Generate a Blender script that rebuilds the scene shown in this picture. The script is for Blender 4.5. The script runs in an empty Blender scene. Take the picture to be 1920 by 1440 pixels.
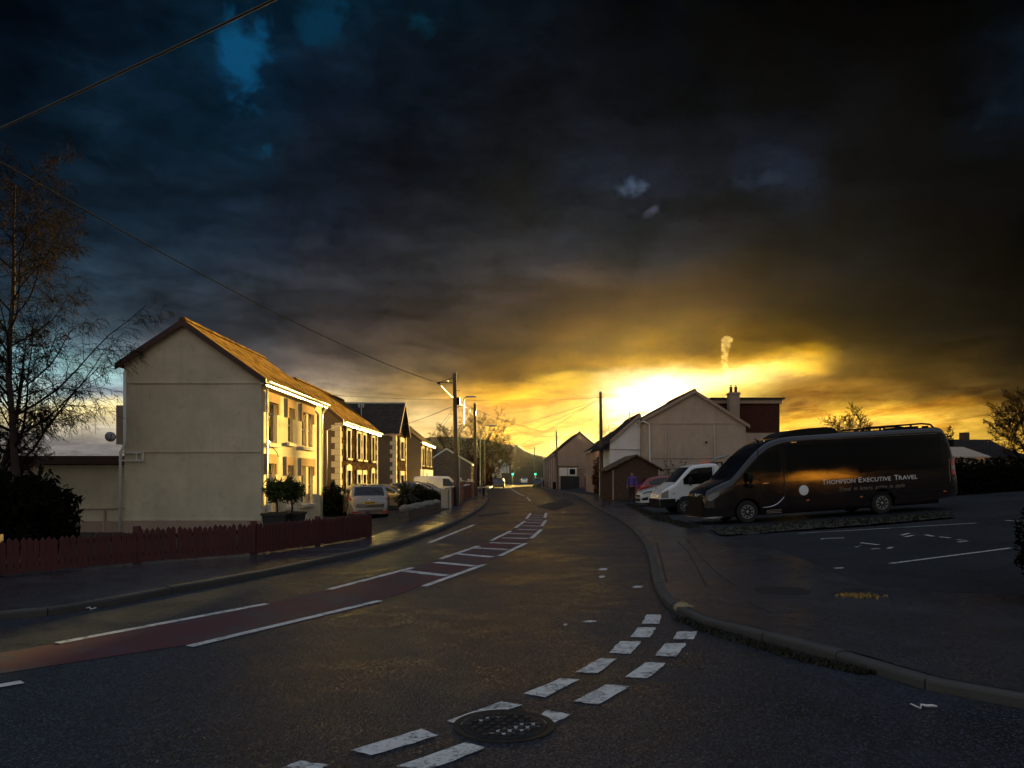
import bpy, bmesh, math, random
from mathutils import Vector, Matrix, noise
from mathutils.geometry import tessellate_polygon
R = math.radians
sc = bpy.context.scene
COL = sc.collection
# ------------------------------------------------------------------ measuring
CH, FP, VX, VY = 1.6, 1443.0, 960.0, 895.0      # camera height, focal length and vanishing point in photo pixels
EXPO = 3.1
HAZE = .000013
K = 2 ** EXPO
SUN_AZ, SUN_EL = R(9.4), R(3.75)
def hr(x, y):                                    # height of the car park, rising away from the road
    return .09 + .06 * max(0.0, x - 6.0)
def G(px, py, z=0.0):
    d = (CH - z) * FP / (py - VY)
    return Vector(((px - VX) / FP * d, d, z))
def GR(px, py):                                  # a point on the sloping car park
    z = .1
    for _ in range(30):
        p = G(px, py, z); z = .5 * z + .5 * hr(p.x, p.y)
    p.z = z
    return p
def P(px, py, d):
    return Vector(((px - VX) / FP * d, d, CH - (py - VY) / FP * d))
def lerp(a, b, t): return a + (b - a) * t
def interp(pts, x):
    if x <= pts[0][0]: return pts[0][1]
    for (a, b), (c, d) in zip(pts, pts[1:]):
        if x <= c: return b + (d - b) * (x - a) / (c - a) if c > a else d
    return pts[-1][1]
def lin(c):
    return tuple((v / 255 / 12.92 if v / 255 <= .04045 else ((v / 255 + .055) / 1.055) ** 2.4) for v in c)
# ------------------------------------------------------------------ node helper
class NT:
    def __init__(s, nt): s.nt = nt; nt.nodes.clear()
    def put(s, sock, v):
        if v is None: return
        if isinstance(v, bpy.types.NodeSocket): s.nt.links.new(v, sock)
        else:
            if sock.type == 'RGBA' and not isinstance(v, (int, float)) and len(v) == 3: v = (*v, 1)
            if sock.type == 'VECTOR' and isinstance(v, (int, float)): v = (v, v, v)
            sock.default_value = v
    def n(s, t, **kw):
        n = s.nt.nodes.new(t)
        for k, v in kw.items(): setattr(n, k, v)
        return n
    def m(s, op, a, b=None, c=None, clamp=False):
        n = s.n('ShaderNodeMath', operation=op); n.use_clamp = clamp
        for i, v in enumerate((a, b, c)): s.put(n.inputs[i], v)
        return n.outputs[0]
    def vm(s, op, a, b=None):
        n = s.n('ShaderNodeVectorMath', operation=op)
        s.put(n.inputs[0], a); s.put(n.inputs[1], b)
        return n.outputs[0]
    def xyz(s, x, y, z=0):
        n = s.n('ShaderNodeCombineXYZ')
        for i, v in enumerate((x, y, z)): s.put(n.inputs[i], v)
        return n.outputs[0]
    def sep(s, v):
        n = s.n('ShaderNodeSeparateXYZ'); s.put(n.inputs[0], v); return n.outputs
    def mix(s, f, a, b, blend='MIX'):
        n = s.n('ShaderNodeMix', data_type='RGBA', blend_type=blend)
        s.put(n.inputs['Factor'] if False else n.inputs[0], f); s.put(n.inputs[6], a); s.put(n.inputs[7], b)
        return n.outputs[2]
    def mapr(s, v, a, b, c=0, d=1, smooth=False):
        n = s.n('ShaderNodeMapRange', interpolation_type='SMOOTHSTEP' if smooth else 'LINEAR')
        for i, q in enumerate((v, a, b, c, d)): s.put(n.inputs[i], q)
        return n.outputs[0]
    def noise(s, vec, scale, detail=4, rough=.55, dist=0.0):
        n = s.n('ShaderNodeTexNoise')
        s.put(n.inputs['Vector'], vec); s.put(n.inputs['Scale'], scale); s.put(n.inputs['Detail'], detail)
        s.put(n.inputs['Roughness'], rough); s.put(n.inputs['Distortion'], dist)
        return n.outputs[0]
    def voro(s, vec, scale, feature='F1', out=0, rnd=1.0):
        n = s.n('ShaderNodeTexVoronoi', feature=feature)
        s.put(n.inputs['Vector'], vec); s.put(n.inputs['Scale'], scale); s.put(n.inputs['Randomness'], rnd)
        return n.outputs[out]
    def ramp(s, f, stops, mode='LINEAR'):
        n = s.n('ShaderNodeValToRGB'); cr = n.color_ramp; cr.interpolation = mode
        while len(cr.elements) < len(stops): cr.elements.new(.5)
        for e, (p, c) in zip(cr.elements, sorted(stops, key=lambda q: q[0])):
            e.position = p; e.color = (*c, 1)
        s.put(n.inputs[0], f)
        return n.outputs[0]
    def coord(s, which='Object'): return s.n('ShaderNodeTexCoord').outputs[which]
    def bump(s, h, strength=.3, dist=.01, prev=None):
        n = s.n('ShaderNodeBump'); s.put(n.inputs['Strength'], strength); s.put(n.inputs['Distance'], dist)
        s.put(n.inputs['Height'], h)
        if prev is not None: s.put(n.inputs['Normal'], prev)
        return n.outputs[0]
    def bsdf(s, col, rough=.7, metal=0, normal=None, spec=.5, coat=0, emit=None, estr=0, alpha=None):
        n = s.n('ShaderNodeBsdfPrincipled')
        s.put(n.inputs['Base Color'], col); s.put(n.inputs['Roughness'], rough); s.put(n.inputs['Metallic'], metal)
        s.put(n.inputs['Specular IOR Level'], spec); s.put(n.inputs['Coat Weight'], coat); s.put(n.inputs['Coat Roughness'], .04)
        if normal is not None: s.put(n.inputs['Normal'], normal)
        if alpha is not None: s.put(n.inputs['Alpha'], alpha)
        if emit is not None: s.put(n.inputs['Emission Color'], emit); s.put(n.inputs['Emission Strength'], estr)
        o = s.n('ShaderNodeOutputMaterial'); s.nt.links.new(n.outputs[0], o.inputs[0])
        return n
MATS = {}
def newmat(name):
    m = bpy.data.materials.new(name); m.use_nodes = True; MATS[name] = m
    return m, NT(m.node_tree)
def simple(name, col, rough=.7, var=.3, vs=2.5, bump=.15, bs=40, metal=0, spec=.5, coat=0, bd=.004, dirt=0):
    m, t = newmat(name); v = t.coord()
    a = t.noise(v, vs, 5, .6)
    c = t.mix(a, tuple(q * (1 - var) for q in col), tuple(min(1, q * (1 + var)) for q in col))
    if dirt:
        d = t.mapr(t.noise(v, vs * .45, 6, .7), .48, .75)
        c = t.mix(t.m('MULTIPLY', d, dirt), c, tuple(q * .45 for q in col))
    nrm = t.bump(t.noise(v, bs, 3, .6), bump, bd) if bump else None
    t.bsdf(c, t.mapr(a, .3, .7, max(.02, rough - .08), min(1, rough + .08)), metal, nrm, spec, coat)
    return m
# ------------------------------------------------------------------ mesh helper
class MB:
    def __init__(s): s.v = []; s.f = []
    def add(s, vs, fs):
        o = len(s.v); s.v += [Vector(p) for p in vs]; s.f += [tuple(i + o for i in f) for f in fs]
        return s
    def box(s, x0, y0, z0, x1, y1, z1):
        if x0 > x1: x0, x1 = x1, x0
        if y0 > y1: y0, y1 = y1, y0
        if z0 > z1: z0, z1 = z1, z0
        return s.add([(x0, y0, z0), (x1, y0, z0), (x1, y1, z0), (x0, y1, z0), (x0, y0, z1), (x1, y0, z1), (x1, y1, z1), (x0, y1, z1)],
                     [(0, 3, 2, 1), (4, 5, 6, 7), (0, 1, 5, 4), (1, 2, 6, 5), (2, 3, 7, 6), (3, 0, 4, 7)])
    def quad(s, a, b, c, d): return s.add([a, b, c, d], [(0, 1, 2, 3)])
    def prism(s, poly, axis, a, b):                  # polygon in the other two axes, extruded along axis
        n = len(poly)
        def mk(p, q):
            return {'x': (q, p[0], p[1]), 'y': (p[0], q, p[1]), 'z': (p[0], p[1], q)}[axis]
        vs = [mk(p, a) for p in poly] + [mk(p, b) for p in poly]
        tris = tessellate_polygon([[Vector((*p, 0)) for p in poly]])
        fs = [tuple(t) for t in tris] + [tuple(i + n for i in reversed(t)) for t in tris]
        fs += [(i, (i + 1) % n, n + (i + 1) % n, n + i) for i in range(n)]
        return s.add(vs, fs)
    def bar(s, p, q, w, h=None, up=(0, 0, 1)):       # square section bar from p to q
        p, q = Vector(p), Vector(q); h = h or w
        d = (q - p).normalized(); u = Vector(up)
        if abs(d.dot(u)) > .98: u = Vector((0, 1, 0))
        sx = d.cross(u).normalized(); sz = sx.cross(d)
        vs = [e + sx * a * w / 2 + sz * b * h / 2 for e in (p, q) for a, b in ((-1, -1), (1, -1), (1, 1), (-1, 1))]
        return s.add(vs, [(3, 2, 1, 0), (4, 5, 6, 7), (0, 1, 5, 4), (1, 2, 6, 5), (2, 3, 7, 6), (3, 0, 4, 7)])
    def tube(s, path, rad, n=6, caps=True):
        path = [Vector(p) for p in path]; m = len(path)
        rad = rad if isinstance(rad, (list, tuple)) else [rad] * m
        vs = []; ref = Vector((.31, .17, .93))
        for i, p in enumerate(path):
            d = (path[min(i + 1, m - 1)] - path[max(i - 1, 0)])
            if d.length < 1e-9: d = Vector((0, 0, 1))
            d.normalize()
            if abs(d.dot(ref)) > .95: ref = Vector((.9, .3, .1))
            a = d.cross(ref).normalized(); b = d.cross(a)
            for k in range(n):
                t = 2 * math.pi * k / n
                vs.append(p + (a * math.cos(t) + b * math.sin(t)) * rad[i])
        fs = [(i * n + k, i * n + (k + 1) % n, (i + 1) * n + (k + 1) % n, (i + 1) * n + k) for i in range(m - 1) for k in range(n)]
        if caps: fs += [tuple(range(n - 1, -1, -1)), tuple((m - 1) * n + k for k in range(n))]
        return s.add(vs, fs)
    def lathe(s, prof, n=20, axis='z', c=(0, 0, 0)):  # prof: (radius, height)
        vs = []; c = Vector(c)
        for r, h in prof:
            for k in range(n):
                t = 2 * math.pi * k / n; a, b = r * math.cos(t), r * math.sin(t)
                vs.append(c + Vector({'z': (a, b, h), 'y': (a, h, b), 'x': (h, a, b)}[axis]))
        m = len(prof)
        fs = [(i * n + k, i * n + (k + 1) % n, (i + 1) * n + (k + 1) % n, (i + 1) * n + k) for i in range(m - 1) for k in range(n)]
        fs += [tuple(range(n - 1, -1, -1)), tuple((m - 1) * n + k for k in range(n))]
        return s.add(vs, fs)
    def ball(s, c, r, n=10, m=6, jit=0, rnd=None):
        c = Vector(c); r = r if isinstance(r, (tuple, list)) else (r, r, r); vs = []
        for i in range(m + 1):
            t = math.pi * i / m
            for k in range(n):
                a = 2 * math.pi * k / n; q = 1 + (rnd.uniform(-jit, jit) if rnd else 0)
                vs.append(c + Vector((r[0] * math.sin(t) * math.cos(a) * q, r[1] * math.sin(t) * math.sin(a) * q, -r[2] * math.cos(t) * q)))
        return s.add(vs, [(i * n + k, i * n + (k + 1) % n, (i + 1) * n + (k + 1) % n, (i + 1) * n + k) for i in range(m) for k in range(n)])
    def leaves(s, c, r, n, size, rnd, shell=.35, up=.0, lump=.35, aspect=1.6):
        c = Vector(c); off = Vector((rnd.uniform(0, 99), rnd.uniform(0, 99), 0)); made = 0
        while made < n:
            d = Vector((rnd.gauss(0, 1), rnd.gauss(0, 1), rnd.gauss(0, 1))).normalized()
            q = 1 + lump * noise.noise(d * 2.3 + off) + lump * .5 * noise.noise(d * 5.1 + off)
            if noise.noise(d * 4.5 + off * 2) < -.28: 
                if rnd.random() < .7: continue
            t = q * (1 - shell * rnd.random() ** 1.5)
            p = c + Vector((d.x * r[0], d.y * r[1], d.z * r[2])) * t
            s.leaf(p, size * rnd.uniform(.6, 1.4), rnd, up, aspect); made += 1
        return s
    def leaf(s, p, z, rnd, up=0, aspect=1.6):
        a = Vector((rnd.gauss(0, 1), rnd.gauss(0, 1), rnd.gauss(0, 1) + up)).normalized()
        b = a.orthogonal().normalized(); b = (Matrix.Rotation(rnd.uniform(0, 6.28), 3, a) @ b)
        s.add([p - b * z * .25, p + a * z * aspect * .5 - b * z * .02, p + b * z * .25, p - a * z * aspect * .5], [(0, 1, 2, 3)])
    def build(s, name, mat, parent=None, world=True, smooth=False, uv=True, fix=True):
        me = bpy.data.meshes.new(name)
        vs = s.v
        if parent is not None and world:
            r = parent
            while r.parent: r = r.parent
            inv = Matrix(r['mtx']) if 'mtx' in r else Matrix.Translation(r.location) @ r.rotation_euler.to_matrix().to_4x4()
            inv = inv.inverted(); vs = [inv @ v for v in vs]
        me.from_pydata([tuple(v) for v in vs], [], s.f); me.update()
        if fix:
            b = bmesh.new(); b.from_mesh(me); bmesh.ops.remove_doubles(b, verts=b.verts, dist=1e-5)
            bmesh.ops.recalc_face_normals(b, faces=b.faces); b.to_mesh(me); b.free()
        if smooth:
            for p in me.polygons: p.use_smooth = True
            if smooth is not True: me.set_sharp_from_angle(angle=R(smooth))
        if uv:
            l = me.uv_layers.new(name='metres').data
            for p in me.polygons:
                n = p.normal
                if abs(n.z) > .97: t, bb = Vector((1, 0, 0)), Vector((0, 1, 0))
                else:
                    t = Vector((-n.y, n.x, 0)).normalized(); bb = n.cross(t)
                for li in p.loop_indices:
                    q = me.vertices[me.loops[li].vertex_index].co
                    l[li].uv = (q.dot(t), q.dot(bb))
        me.materials.append(mat if not isinstance(mat, str) else MATS[mat])
        o = bpy.data.objects.new(name, me); COL.objects.link(o)
        if parent is not None: o.parent = parent
        return o
def tag(o, label, cat, group=None, kind=None):
    if label: o['label'] = label
    if cat: o['category'] = cat
    if group: o['group'] = group
    if kind: o['kind'] = kind
    return o
def thing(name, label, cat, loc=(0, 0, 0), rz=0, group=None, tilt=None):
    o = bpy.data.objects.new(name, None); COL.objects.link(o); o.empty_display_size = .3
    o.location = loc; o.rotation_euler = (0, tilt or 0, rz)
    tag(o, label, cat, group)
    return o
def struct(o): o['kind'] = 'structure'; return o
def copy_tree(o, parent=None):
    c = o.copy(); COL.objects.link(c)
    if parent: c.parent = parent
    for ch in list(o.children): copy_tree(ch, c)
    return c
def sheet(poly, zf, name, mat, step=1.5, parent=None):
    """flat polygon (list of xy) triangulated, cut up and laid on height function zf"""
    b = bmesh.new(); vs = [b.verts.new((p[0], p[1], 0)) for p in poly]
    for t in tessellate_polygon([[Vector((p[0], p[1], 0)) for p in poly]]):
        try: b.faces.new([vs[i] for i in t])
        except ValueError: pass
    if step:
        for _ in range(7):
            ed = [e for e in b.edges if e.calc_length() > step * max(1, min(30, (e.verts[0].co.y + e.verts[1].co.y) / 40))]
            if not ed: break
            bmesh.ops.subdivide_edges(b, edges=ed, cuts=1); bmesh.ops.triangulate(b, faces=b.faces)
    for v in b.verts: v.co.z = zf(v.co.x, v.co.y)
    bmesh.ops.recalc_face_normals(b, faces=b.faces)
    for f in b.faces:
        if f.normal.z < 0: f.normal_flip()
    me = bpy.data.meshes.new(name); b.to_mesh(me); b.free()
    me.materials.append(MATS[mat])
    o = bpy.data.objects.new(name, me); COL.objects.link(o)
    if parent: o.parent = parent
    return o
def text_mesh(body, size, shear=0, space=1.0):
    cu = bpy.data.curves.new('lettering', 'FONT'); cu.body = body; cu.size = size; cu.shear = shear; cu.space_character = space
    cu.extrude = .002; cu.resolution_u = 3
    o = bpy.data.objects.new('lettering', cu); COL.objects.link(o)
    dg = bpy.context.evaluated_depsgraph_get()
    me = bpy.data.meshes.new_from_object(o.evaluated_get(dg))
    bpy.data.objects.remove(o); bpy.data.curves.remove(cu)
    return me
# ------------------------------------------------------------------ materials
CHIP = .7
def asphalt(name, base=(.045, .048, .055), agg=70, rough=.5, bump=.55, speck=.35, patch=1.0):
    m, t = newmat(name); v = t.coord()
    big = t.noise(v, .35, 5, .6); mid = t.noise(v, 2.2, 5, .65)
    cell = t.voro(v, agg, 'F1', 0); cc = t.voro(v, agg, 'F1', 1)
    g = t.n('ShaderNodeRGBToBW'); t.put(g.inputs[0], cc); gv = g.outputs[0]
    k = t.m('MULTIPLY', t.mapr(big, .3, .7, .5, 1.5), t.mapr(mid, .3, .7, .8, 1.2))
    k = t.m('MULTIPLY', k, t.mapr(gv, .1, .9, 1 - speck, 1 + speck * 1.4))
    c = t.vm('SCALE', base); t.put(c.node.inputs['Scale'], k)
    chip = t.mapr(gv, .64, .78); c = t.mix(t.m('MULTIPLY', chip, CHIP), c, tuple(min(.2, q * 4.2) for q in base))
    # tar seams and dark stains
    seam = t.voro(v, .33, 'DISTANCE_TO_EDGE'); seam = t.mapr(t.m('ADD', seam, t.m('MULTIPLY', t.noise(v, 3, 4), .03)), .013, .02)
    st = t.mapr(t.noise(v, .9, 6, .7, .6), .56, .7)
    c = t.mix(t.m('MULTIPLY', st, .45 * patch), c, tuple(q * .45 for q in base))
    h = t.m('ADD', t.m('MULTIPLY', t.m('SUBTRACT', 1, cell), .8), t.m('MULTIPLY', t.noise(v, agg * .5, 3), .7))
    nr = t.bump(h, bump, .008)
    nr = t.bump(t.noise(v, 5, 4), .25, .02, nr)
    rg = t.mapr(t.m('ADD', big, t.m('MULTIPLY', t.m('SUBTRACT', mid, .5), .6)), .35, .65, rough - .10, rough + .1)
    rg = t.m('ADD', rg, t.m('MULTIPLY', t.m('SUBTRACT', .5, gv), .3))
    t.bsdf(c, rg, 0, nr, .27)
    return m
asphalt('asphalt', (.016, .020, .028), 80, .40, .85, .5, .5)
asphalt('pavement_asphalt', (.030, .031, .037), 110, .25, .25, .3)
asphalt('car_park_asphalt', (.010, .012, .016), 80, .6, .4, .25)
def paint(name, col, wear=.5, under=(.05, .053, .06), sc_=14, rough=.55):
    m, t = newmat(name); v = t.coord()
    n = t.noise(v, sc_, 6, .7); n2 = t.noise(v, sc_ * .22, 4, .6); n3 = t.noise(t.vm('MULTIPLY', v, (1, 1, 1)), 110, 2, .5)
    f = t.mapr(t.m('ADD', t.m('ADD', t.m('MULTIPLY', n, .5), t.m('MULTIPLY', n2, .3)), t.m('MULTIPLY', n3, .2)), wear - .06, wear + .05)
    c = t.mix(f, under, t.mix(n2, tuple(q * .75 for q in col), col))
    t.bsdf(c, rough, 0, t.bump(t.m('ADD', n, n3), .3, .006), .4)
    return m
paint('white_paint', (.78, .78, .76), .46, sc_=20)
paint('line_paint', (.72, .72, .70), .45, sc_=11)
paint('faded_paint', (.55, .55, .55), .44, (.028, .03, .036), 7)
paint('red_surface', (.095, .027, .034), .48, (.05, .053, .062), 1.6, .6)
simple('kerb_stone', (.058, .056, .055), .7, .3, 3, .4, 25, dirt=.6)
simple('pale_kerb', (.30, .23, .12), .7, .3, 9, .4, 30)
simple('soil', (.035, .033, .025), .95, .4, .6, .5, 6)
simple('grass_blade', (.014, .015, .007), .8, .5, 6, 0)
def stone(name, a, b, mortar, sx=3.3, sy=7.5, bd=.03, rnd=.9):
    m, t = newmat(name); uv = t.coord('UV')
    w = t.vm('ADD', uv, t.vm('SCALE', t.n('ShaderNodeTexNoise').outputs[1]))
    wn = t.n('ShaderNodeTexNoise'); t.put(wn.inputs['Vector'], uv); t.put(wn.inputs['Scale'], 3.0)
    off = t.vm('SUBTRACT', wn.outputs[1], (.5, .5, .5)); sc_ = t.vm('SCALE', off); t.put(sc_.node.inputs['Scale'], .09)
    w = t.vm('MULTIPLY', t.vm('ADD', uv, sc_), (sx, sy, 1))
    e = t.voro(w, 1, 'DISTANCE_TO_EDGE', 0, rnd); cc = t.voro(w, 1, 'F1', 1, rnd)
    g = t.n('ShaderNodeRGBToBW'); t.put(g.inputs[0], cc)
    edge = t.mapr(e, .03, .09); rough_n = t.noise(uv, 22, 5, .7)
    c = t.mix(g.outputs[0], a, b); c = t.mix(t.mapr(rough_n, .3, .7, 0, .5), c, tuple(q * .5 for q in a))
    c = t.mix(edge, mortar, c)
    h = t.m('ADD', t.m('MULTIPLY', t.mapr(e, .0, .16), 1.0), t.m('MULTIPLY', rough_n, .7))
    h = t.m('ADD', h, t.m('MULTIPLY', g.outputs[0], .6))
    t.bsdf(c, .85, 0, t.bump(h, .5, bd), 0)
    return m
stone('rubble_stone', (.03, .018, .012), (.15, .09, .05), (.02, .015, .012), 3.0, 6.0, .022)
stone('dark_stone', (.12, .09, .075), (.24, .18, .14), (.10, .09, .08))
def brick(name, a, b, mortar, bw=.225, bh=.075, ms=.01, bump=.6):
    m, t = newmat(name); uv = t.coord('UV'); n = t.n('ShaderNodeTexBrick')
    t.put(n.inputs['Vector'], uv); t.put(n.inputs['Color1'], a); t.put(n.inputs['Color2'], b); t.put(n.inputs['Mortar'], mortar)
    t.put(n.inputs['Scale'], 1.0); t.put(n.inputs['Mortar Size'], ms); t.put(n.inputs['Brick Width'], bw); t.put(n.inputs['Row Height'], bh)
    nn = t.noise(uv, 6, 5, .7)
    c = t.mix(t.mapr(nn, .35, .7, 0, .6), n.outputs[0], tuple(q * .45 for q in a))
    h = t.m('ADD', t.m('SUBTRACT', 1, n.outputs[1]), t.m('MULTIPLY', t.noise(uv, 40, 3), .4))
    t.bsdf(c, .85, 0, t.bump(h, bump, .012), 0)
    return m
brick('red_brick', (.23, .085, .055), (.30, .12, .08), (.22, .2, .18))
brick('brown_brick', (.10, .055, .038), (.15, .08, .055), (.11, .10, .09))
def roof(name, a, b, moss, bw=.3, bh=.24, mo=.4, rough=.75):
    m, t = newmat(name); uv = t.coord('UV'); n = t.n('ShaderNodeTexBrick')
    t.put(n.inputs['Vector'], uv); t.put(n.inputs['Color1'], a); t.put(n.inputs['Color2'], b); t.put(n.inputs['Mortar'], tuple(q * .3 for q in a))
    t.put(n.inputs['Scale'], 1.0); t.put(n.inputs['Mortar Size'], .014); t.put(n.inputs['Brick Width'], bw); t.put(n.inputs['Row Height'], bh)
    big = t.noise(uv, 1.6, 6, .7); c = t.mix(t.m('MULTIPLY', t.mapr(big, .45, .65), mo), n.outputs[0], moss)
    s = t.sep(uv); saw = t.m('FRACT', t.m('DIVIDE', s[1], bh))
    h = t.m('ADD', t.m('MULTIPLY', t.m('SUBTRACT', 1, saw), .9), t.m('MULTIPLY', t.m('SUBTRACT', 1, n.outputs[1]), .5))
    wv = t.m('SINE', t.m('MULTIPLY', s[0], 2 * math.pi / bw)); h = t.m('ADD', h, t.m('MULTIPLY', wv, .3))
    h = t.m('ADD', h, t.m('MULTIPLY', t.noise(uv, 18, 5, .75), .9))
    t.bsdf(c, rough, 0, t.bump(h, .6, .03), 0)
    return m
roof('clay_tiles', (.28, .155, .05), (.06, .033, .014), (.24, .17, .045), .3, .30, .5)
roof('slate', (.035, .033, .036), (.055, .05, .052), (.04, .04, .03), .25, .2, .3, .6)
roof('old_slate', (.11, .085, .06), (.16, .12, .08), (.13, .11, .05), .25, .2, .5)
roof('hung_tiles', (.085, .035, .026), (.11, .045, .033), (.08, .04, .03), .17, .12, .4, .85)
def render(name, col, stain=.5, streak=.5):
    m, t = newmat(name); v = t.coord(); uv = t.coord('UV')
    a = t.noise(v, .8, 6, .65); s = t.noise(t.vm('MULTIPLY', uv, (2.6, .22, 1)), 1, 6, .7); fine = t.noise(v, 60, 3, .6)
    blot = t.noise(v, 3.2, 6, .75, .5)
    c = t.mix(t.mapr(a, .35, .7), col, tuple(q * (1 - .35 * stain) for q in col))
    c = t.mix(t.m('MULTIPLY', t.mapr(s, .52, .72), streak), c, tuple(q * .6 for q in col))
    c = t.mix(t.m('MULTIPLY', t.mapr(blot, .56, .68), stain * .6), c, tuple(q * w for q, w in zip(col, (.62, .58, .5))))
    h = t.m('ADD', t.m('MULTIPLY', t.noise(v, 4, 5), .6), t.m('MULTIPLY', fine, .5))
    t.bsdf(c, .9, 0, t.bump(h, .4, .015), 0)
    return m
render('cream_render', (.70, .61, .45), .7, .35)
render('lit_front_render', (.82, .70, .46), .7, .5)  # cream render again, with the sunlit front's warm light put into its colour
render('grey_render', (.52, .41, .33), .5, .4)
render('brown_render', (.42, .31, .24), .5, .4)
render('white_render', (.82, .80, .82), .25, .2)
render('dark_render', (.16, .12, .095), .5, .3)
render('pale_stone', (.76, .69, .54), .5, .3)
render('orange_stone', (.55, .37, .20), .8, .4)
simple('coping_stone', (.20, .18, .15), .85, .4, 3, .5, 12)
simple('white_plastic', (.75, .74, .70), .35, .1, 2, .05)
simple('upvc_frame', (.72, .70, .66), .4, .1, 2, .05)
simple('red_timber', (.085, .018, .014), .65, .35, 5, .3, 20)
simple('fence_paint', (.075, .013, .013), .6, .45, 4, .35, 25, dirt=.5)
simple('barge_board', (.05, .018, .013), .6, .3, 4, .2)
simple('dark_felt', (.022, .021, .021), .85, .3, 3, .3)
simple('pole_wood', (.085, .06, .042), .8, .4, 4, .4, 30)
simple('galv', (.32, .33, .34), .45, .2, 4, .1, metal=.6)
simple('cable_rubber', (.012, .012, .012), .5, .2, 3, 0)
simple('bark', (.06, .045, .035), .9, .4, 5, .5, 20, spec=0)
simple('birch_bark', (.05, .038, .034), .8, .5, 4, .4, 18, spec=0)
simple('twig', (.016, .0125, .011), .8, .4, 2, 0, spec=0)
simple('olive_leaf', (.055, .07, .02), .6, .5, 9, 0, spec=0)
simple('hedge_leaf', (.014, .017, .008), .7, .5, 5, 0, spec=0)
simple('dark_leaf', (.007, .009, .005), .65, .5, 4, 0, spec=0)
simple('rust_leaf', (.085, .04, .018), .8, .5, 3, 0, spec=0)
simple('palm_leaf', (.04, .05, .02), .5, .4, 6, 0)
simple('planter', (.02, .02, .02), .6, .3, 5, .1)
simple('silver_paint', (.25, .235, .215), .34, .08, 1.5, 0, metal=.55, coat=.8)
simple('white_vehicle_paint', (.74, .75, .76), .28, .06, 1.2, 0, coat=.7)
simple('blue_white_paint', (.58, .64, .70), .28, .06, 1.2, 0, coat=.7)
simple('red_vehicle_paint', (.24, .022, .025), .28, .1, 1.5, 0, coat=.8)
simple('dark_vehicle_paint', (.03, .032, .04), .25, .1, 1.5, 0, coat=.8)
simple('black_vehicle_paint', (.010, .006, .006), .12, .2, 1.5, 0, 2, spec=.45, coat=.6)
simple('tinted_glass', (.005, .005, .006), .05, .1, 1, 0, spec=.6)
simple('pane_glass', (.012, .013, .015), .06, .2, 1, .03, 1.5, spec=.6)
simple('black_plastic', (.010, .010, .011), .6, .2, 6, .1, spec=.15)
simple('tyre_rubber', (.013, .013, .013), .85, .25, 9, .2)
simple('alloy', (.36, .35, .34), .4, .15, 6, .05, metal=.7)
simple('chrome', (.7, .7, .7), .18, .05, 3, 0, metal=1)
simple('lamp_glass', (.22, .21, .20), .1, .1, 6, .2, 20, coat=1)
simple('red_lens', (.45, .015, .012), .15, .1, 9, .1, 30, coat=1)
simple('orange_lens', (.75, .14, .03), .2, .1, 9, .1, 30, coat=1)
simple('yellow_plate', (.50, .36, .06), .4, .15, 12, 0)
simple('silver_letter', (.80, .80, .80), .45, .05, 5, 0)
simple('dim_letter', (.20, .17, .14), .5, .25, 9, 0)
simple('gold_letter', (.65, .42, .16), .45, .3, 12, .2)
simple('iron', (.022, .021, .021), .5, .35, 14, .4, 40, metal=.2)
simple('purple_cloth', (.10, .055, .27), .85, .2, 8, .3, 40)
simple('dark_cloth', (.018, .018, .022), .9, .2, 8, .3, 40)
simple('skin', (.42, .27, .20), .6, .1, 8, 0)
simple('hair', (.03, .022, .018), .7, .3, 20, .3)
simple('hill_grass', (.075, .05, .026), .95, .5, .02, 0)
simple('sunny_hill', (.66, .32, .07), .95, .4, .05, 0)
simple('cabinet', (.32, .32, .30), .5, .1, 4, .1)
simple('litter_white', (.65, .65, .66), .6, .15, 20, .3)
simple('lit_leaf', (.33, .20, .05), .8, .3, 9, 0)
def lamp_mat(name, col, s):
    m, t = newmat(name); t.bsdf(col, .3, emit=col, estr=s)
lamp_mat('green_lamp', (.02, .8, .35), 1.6)
lamp_mat('off_lamp', (.03, .01, .01), 0)
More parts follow.
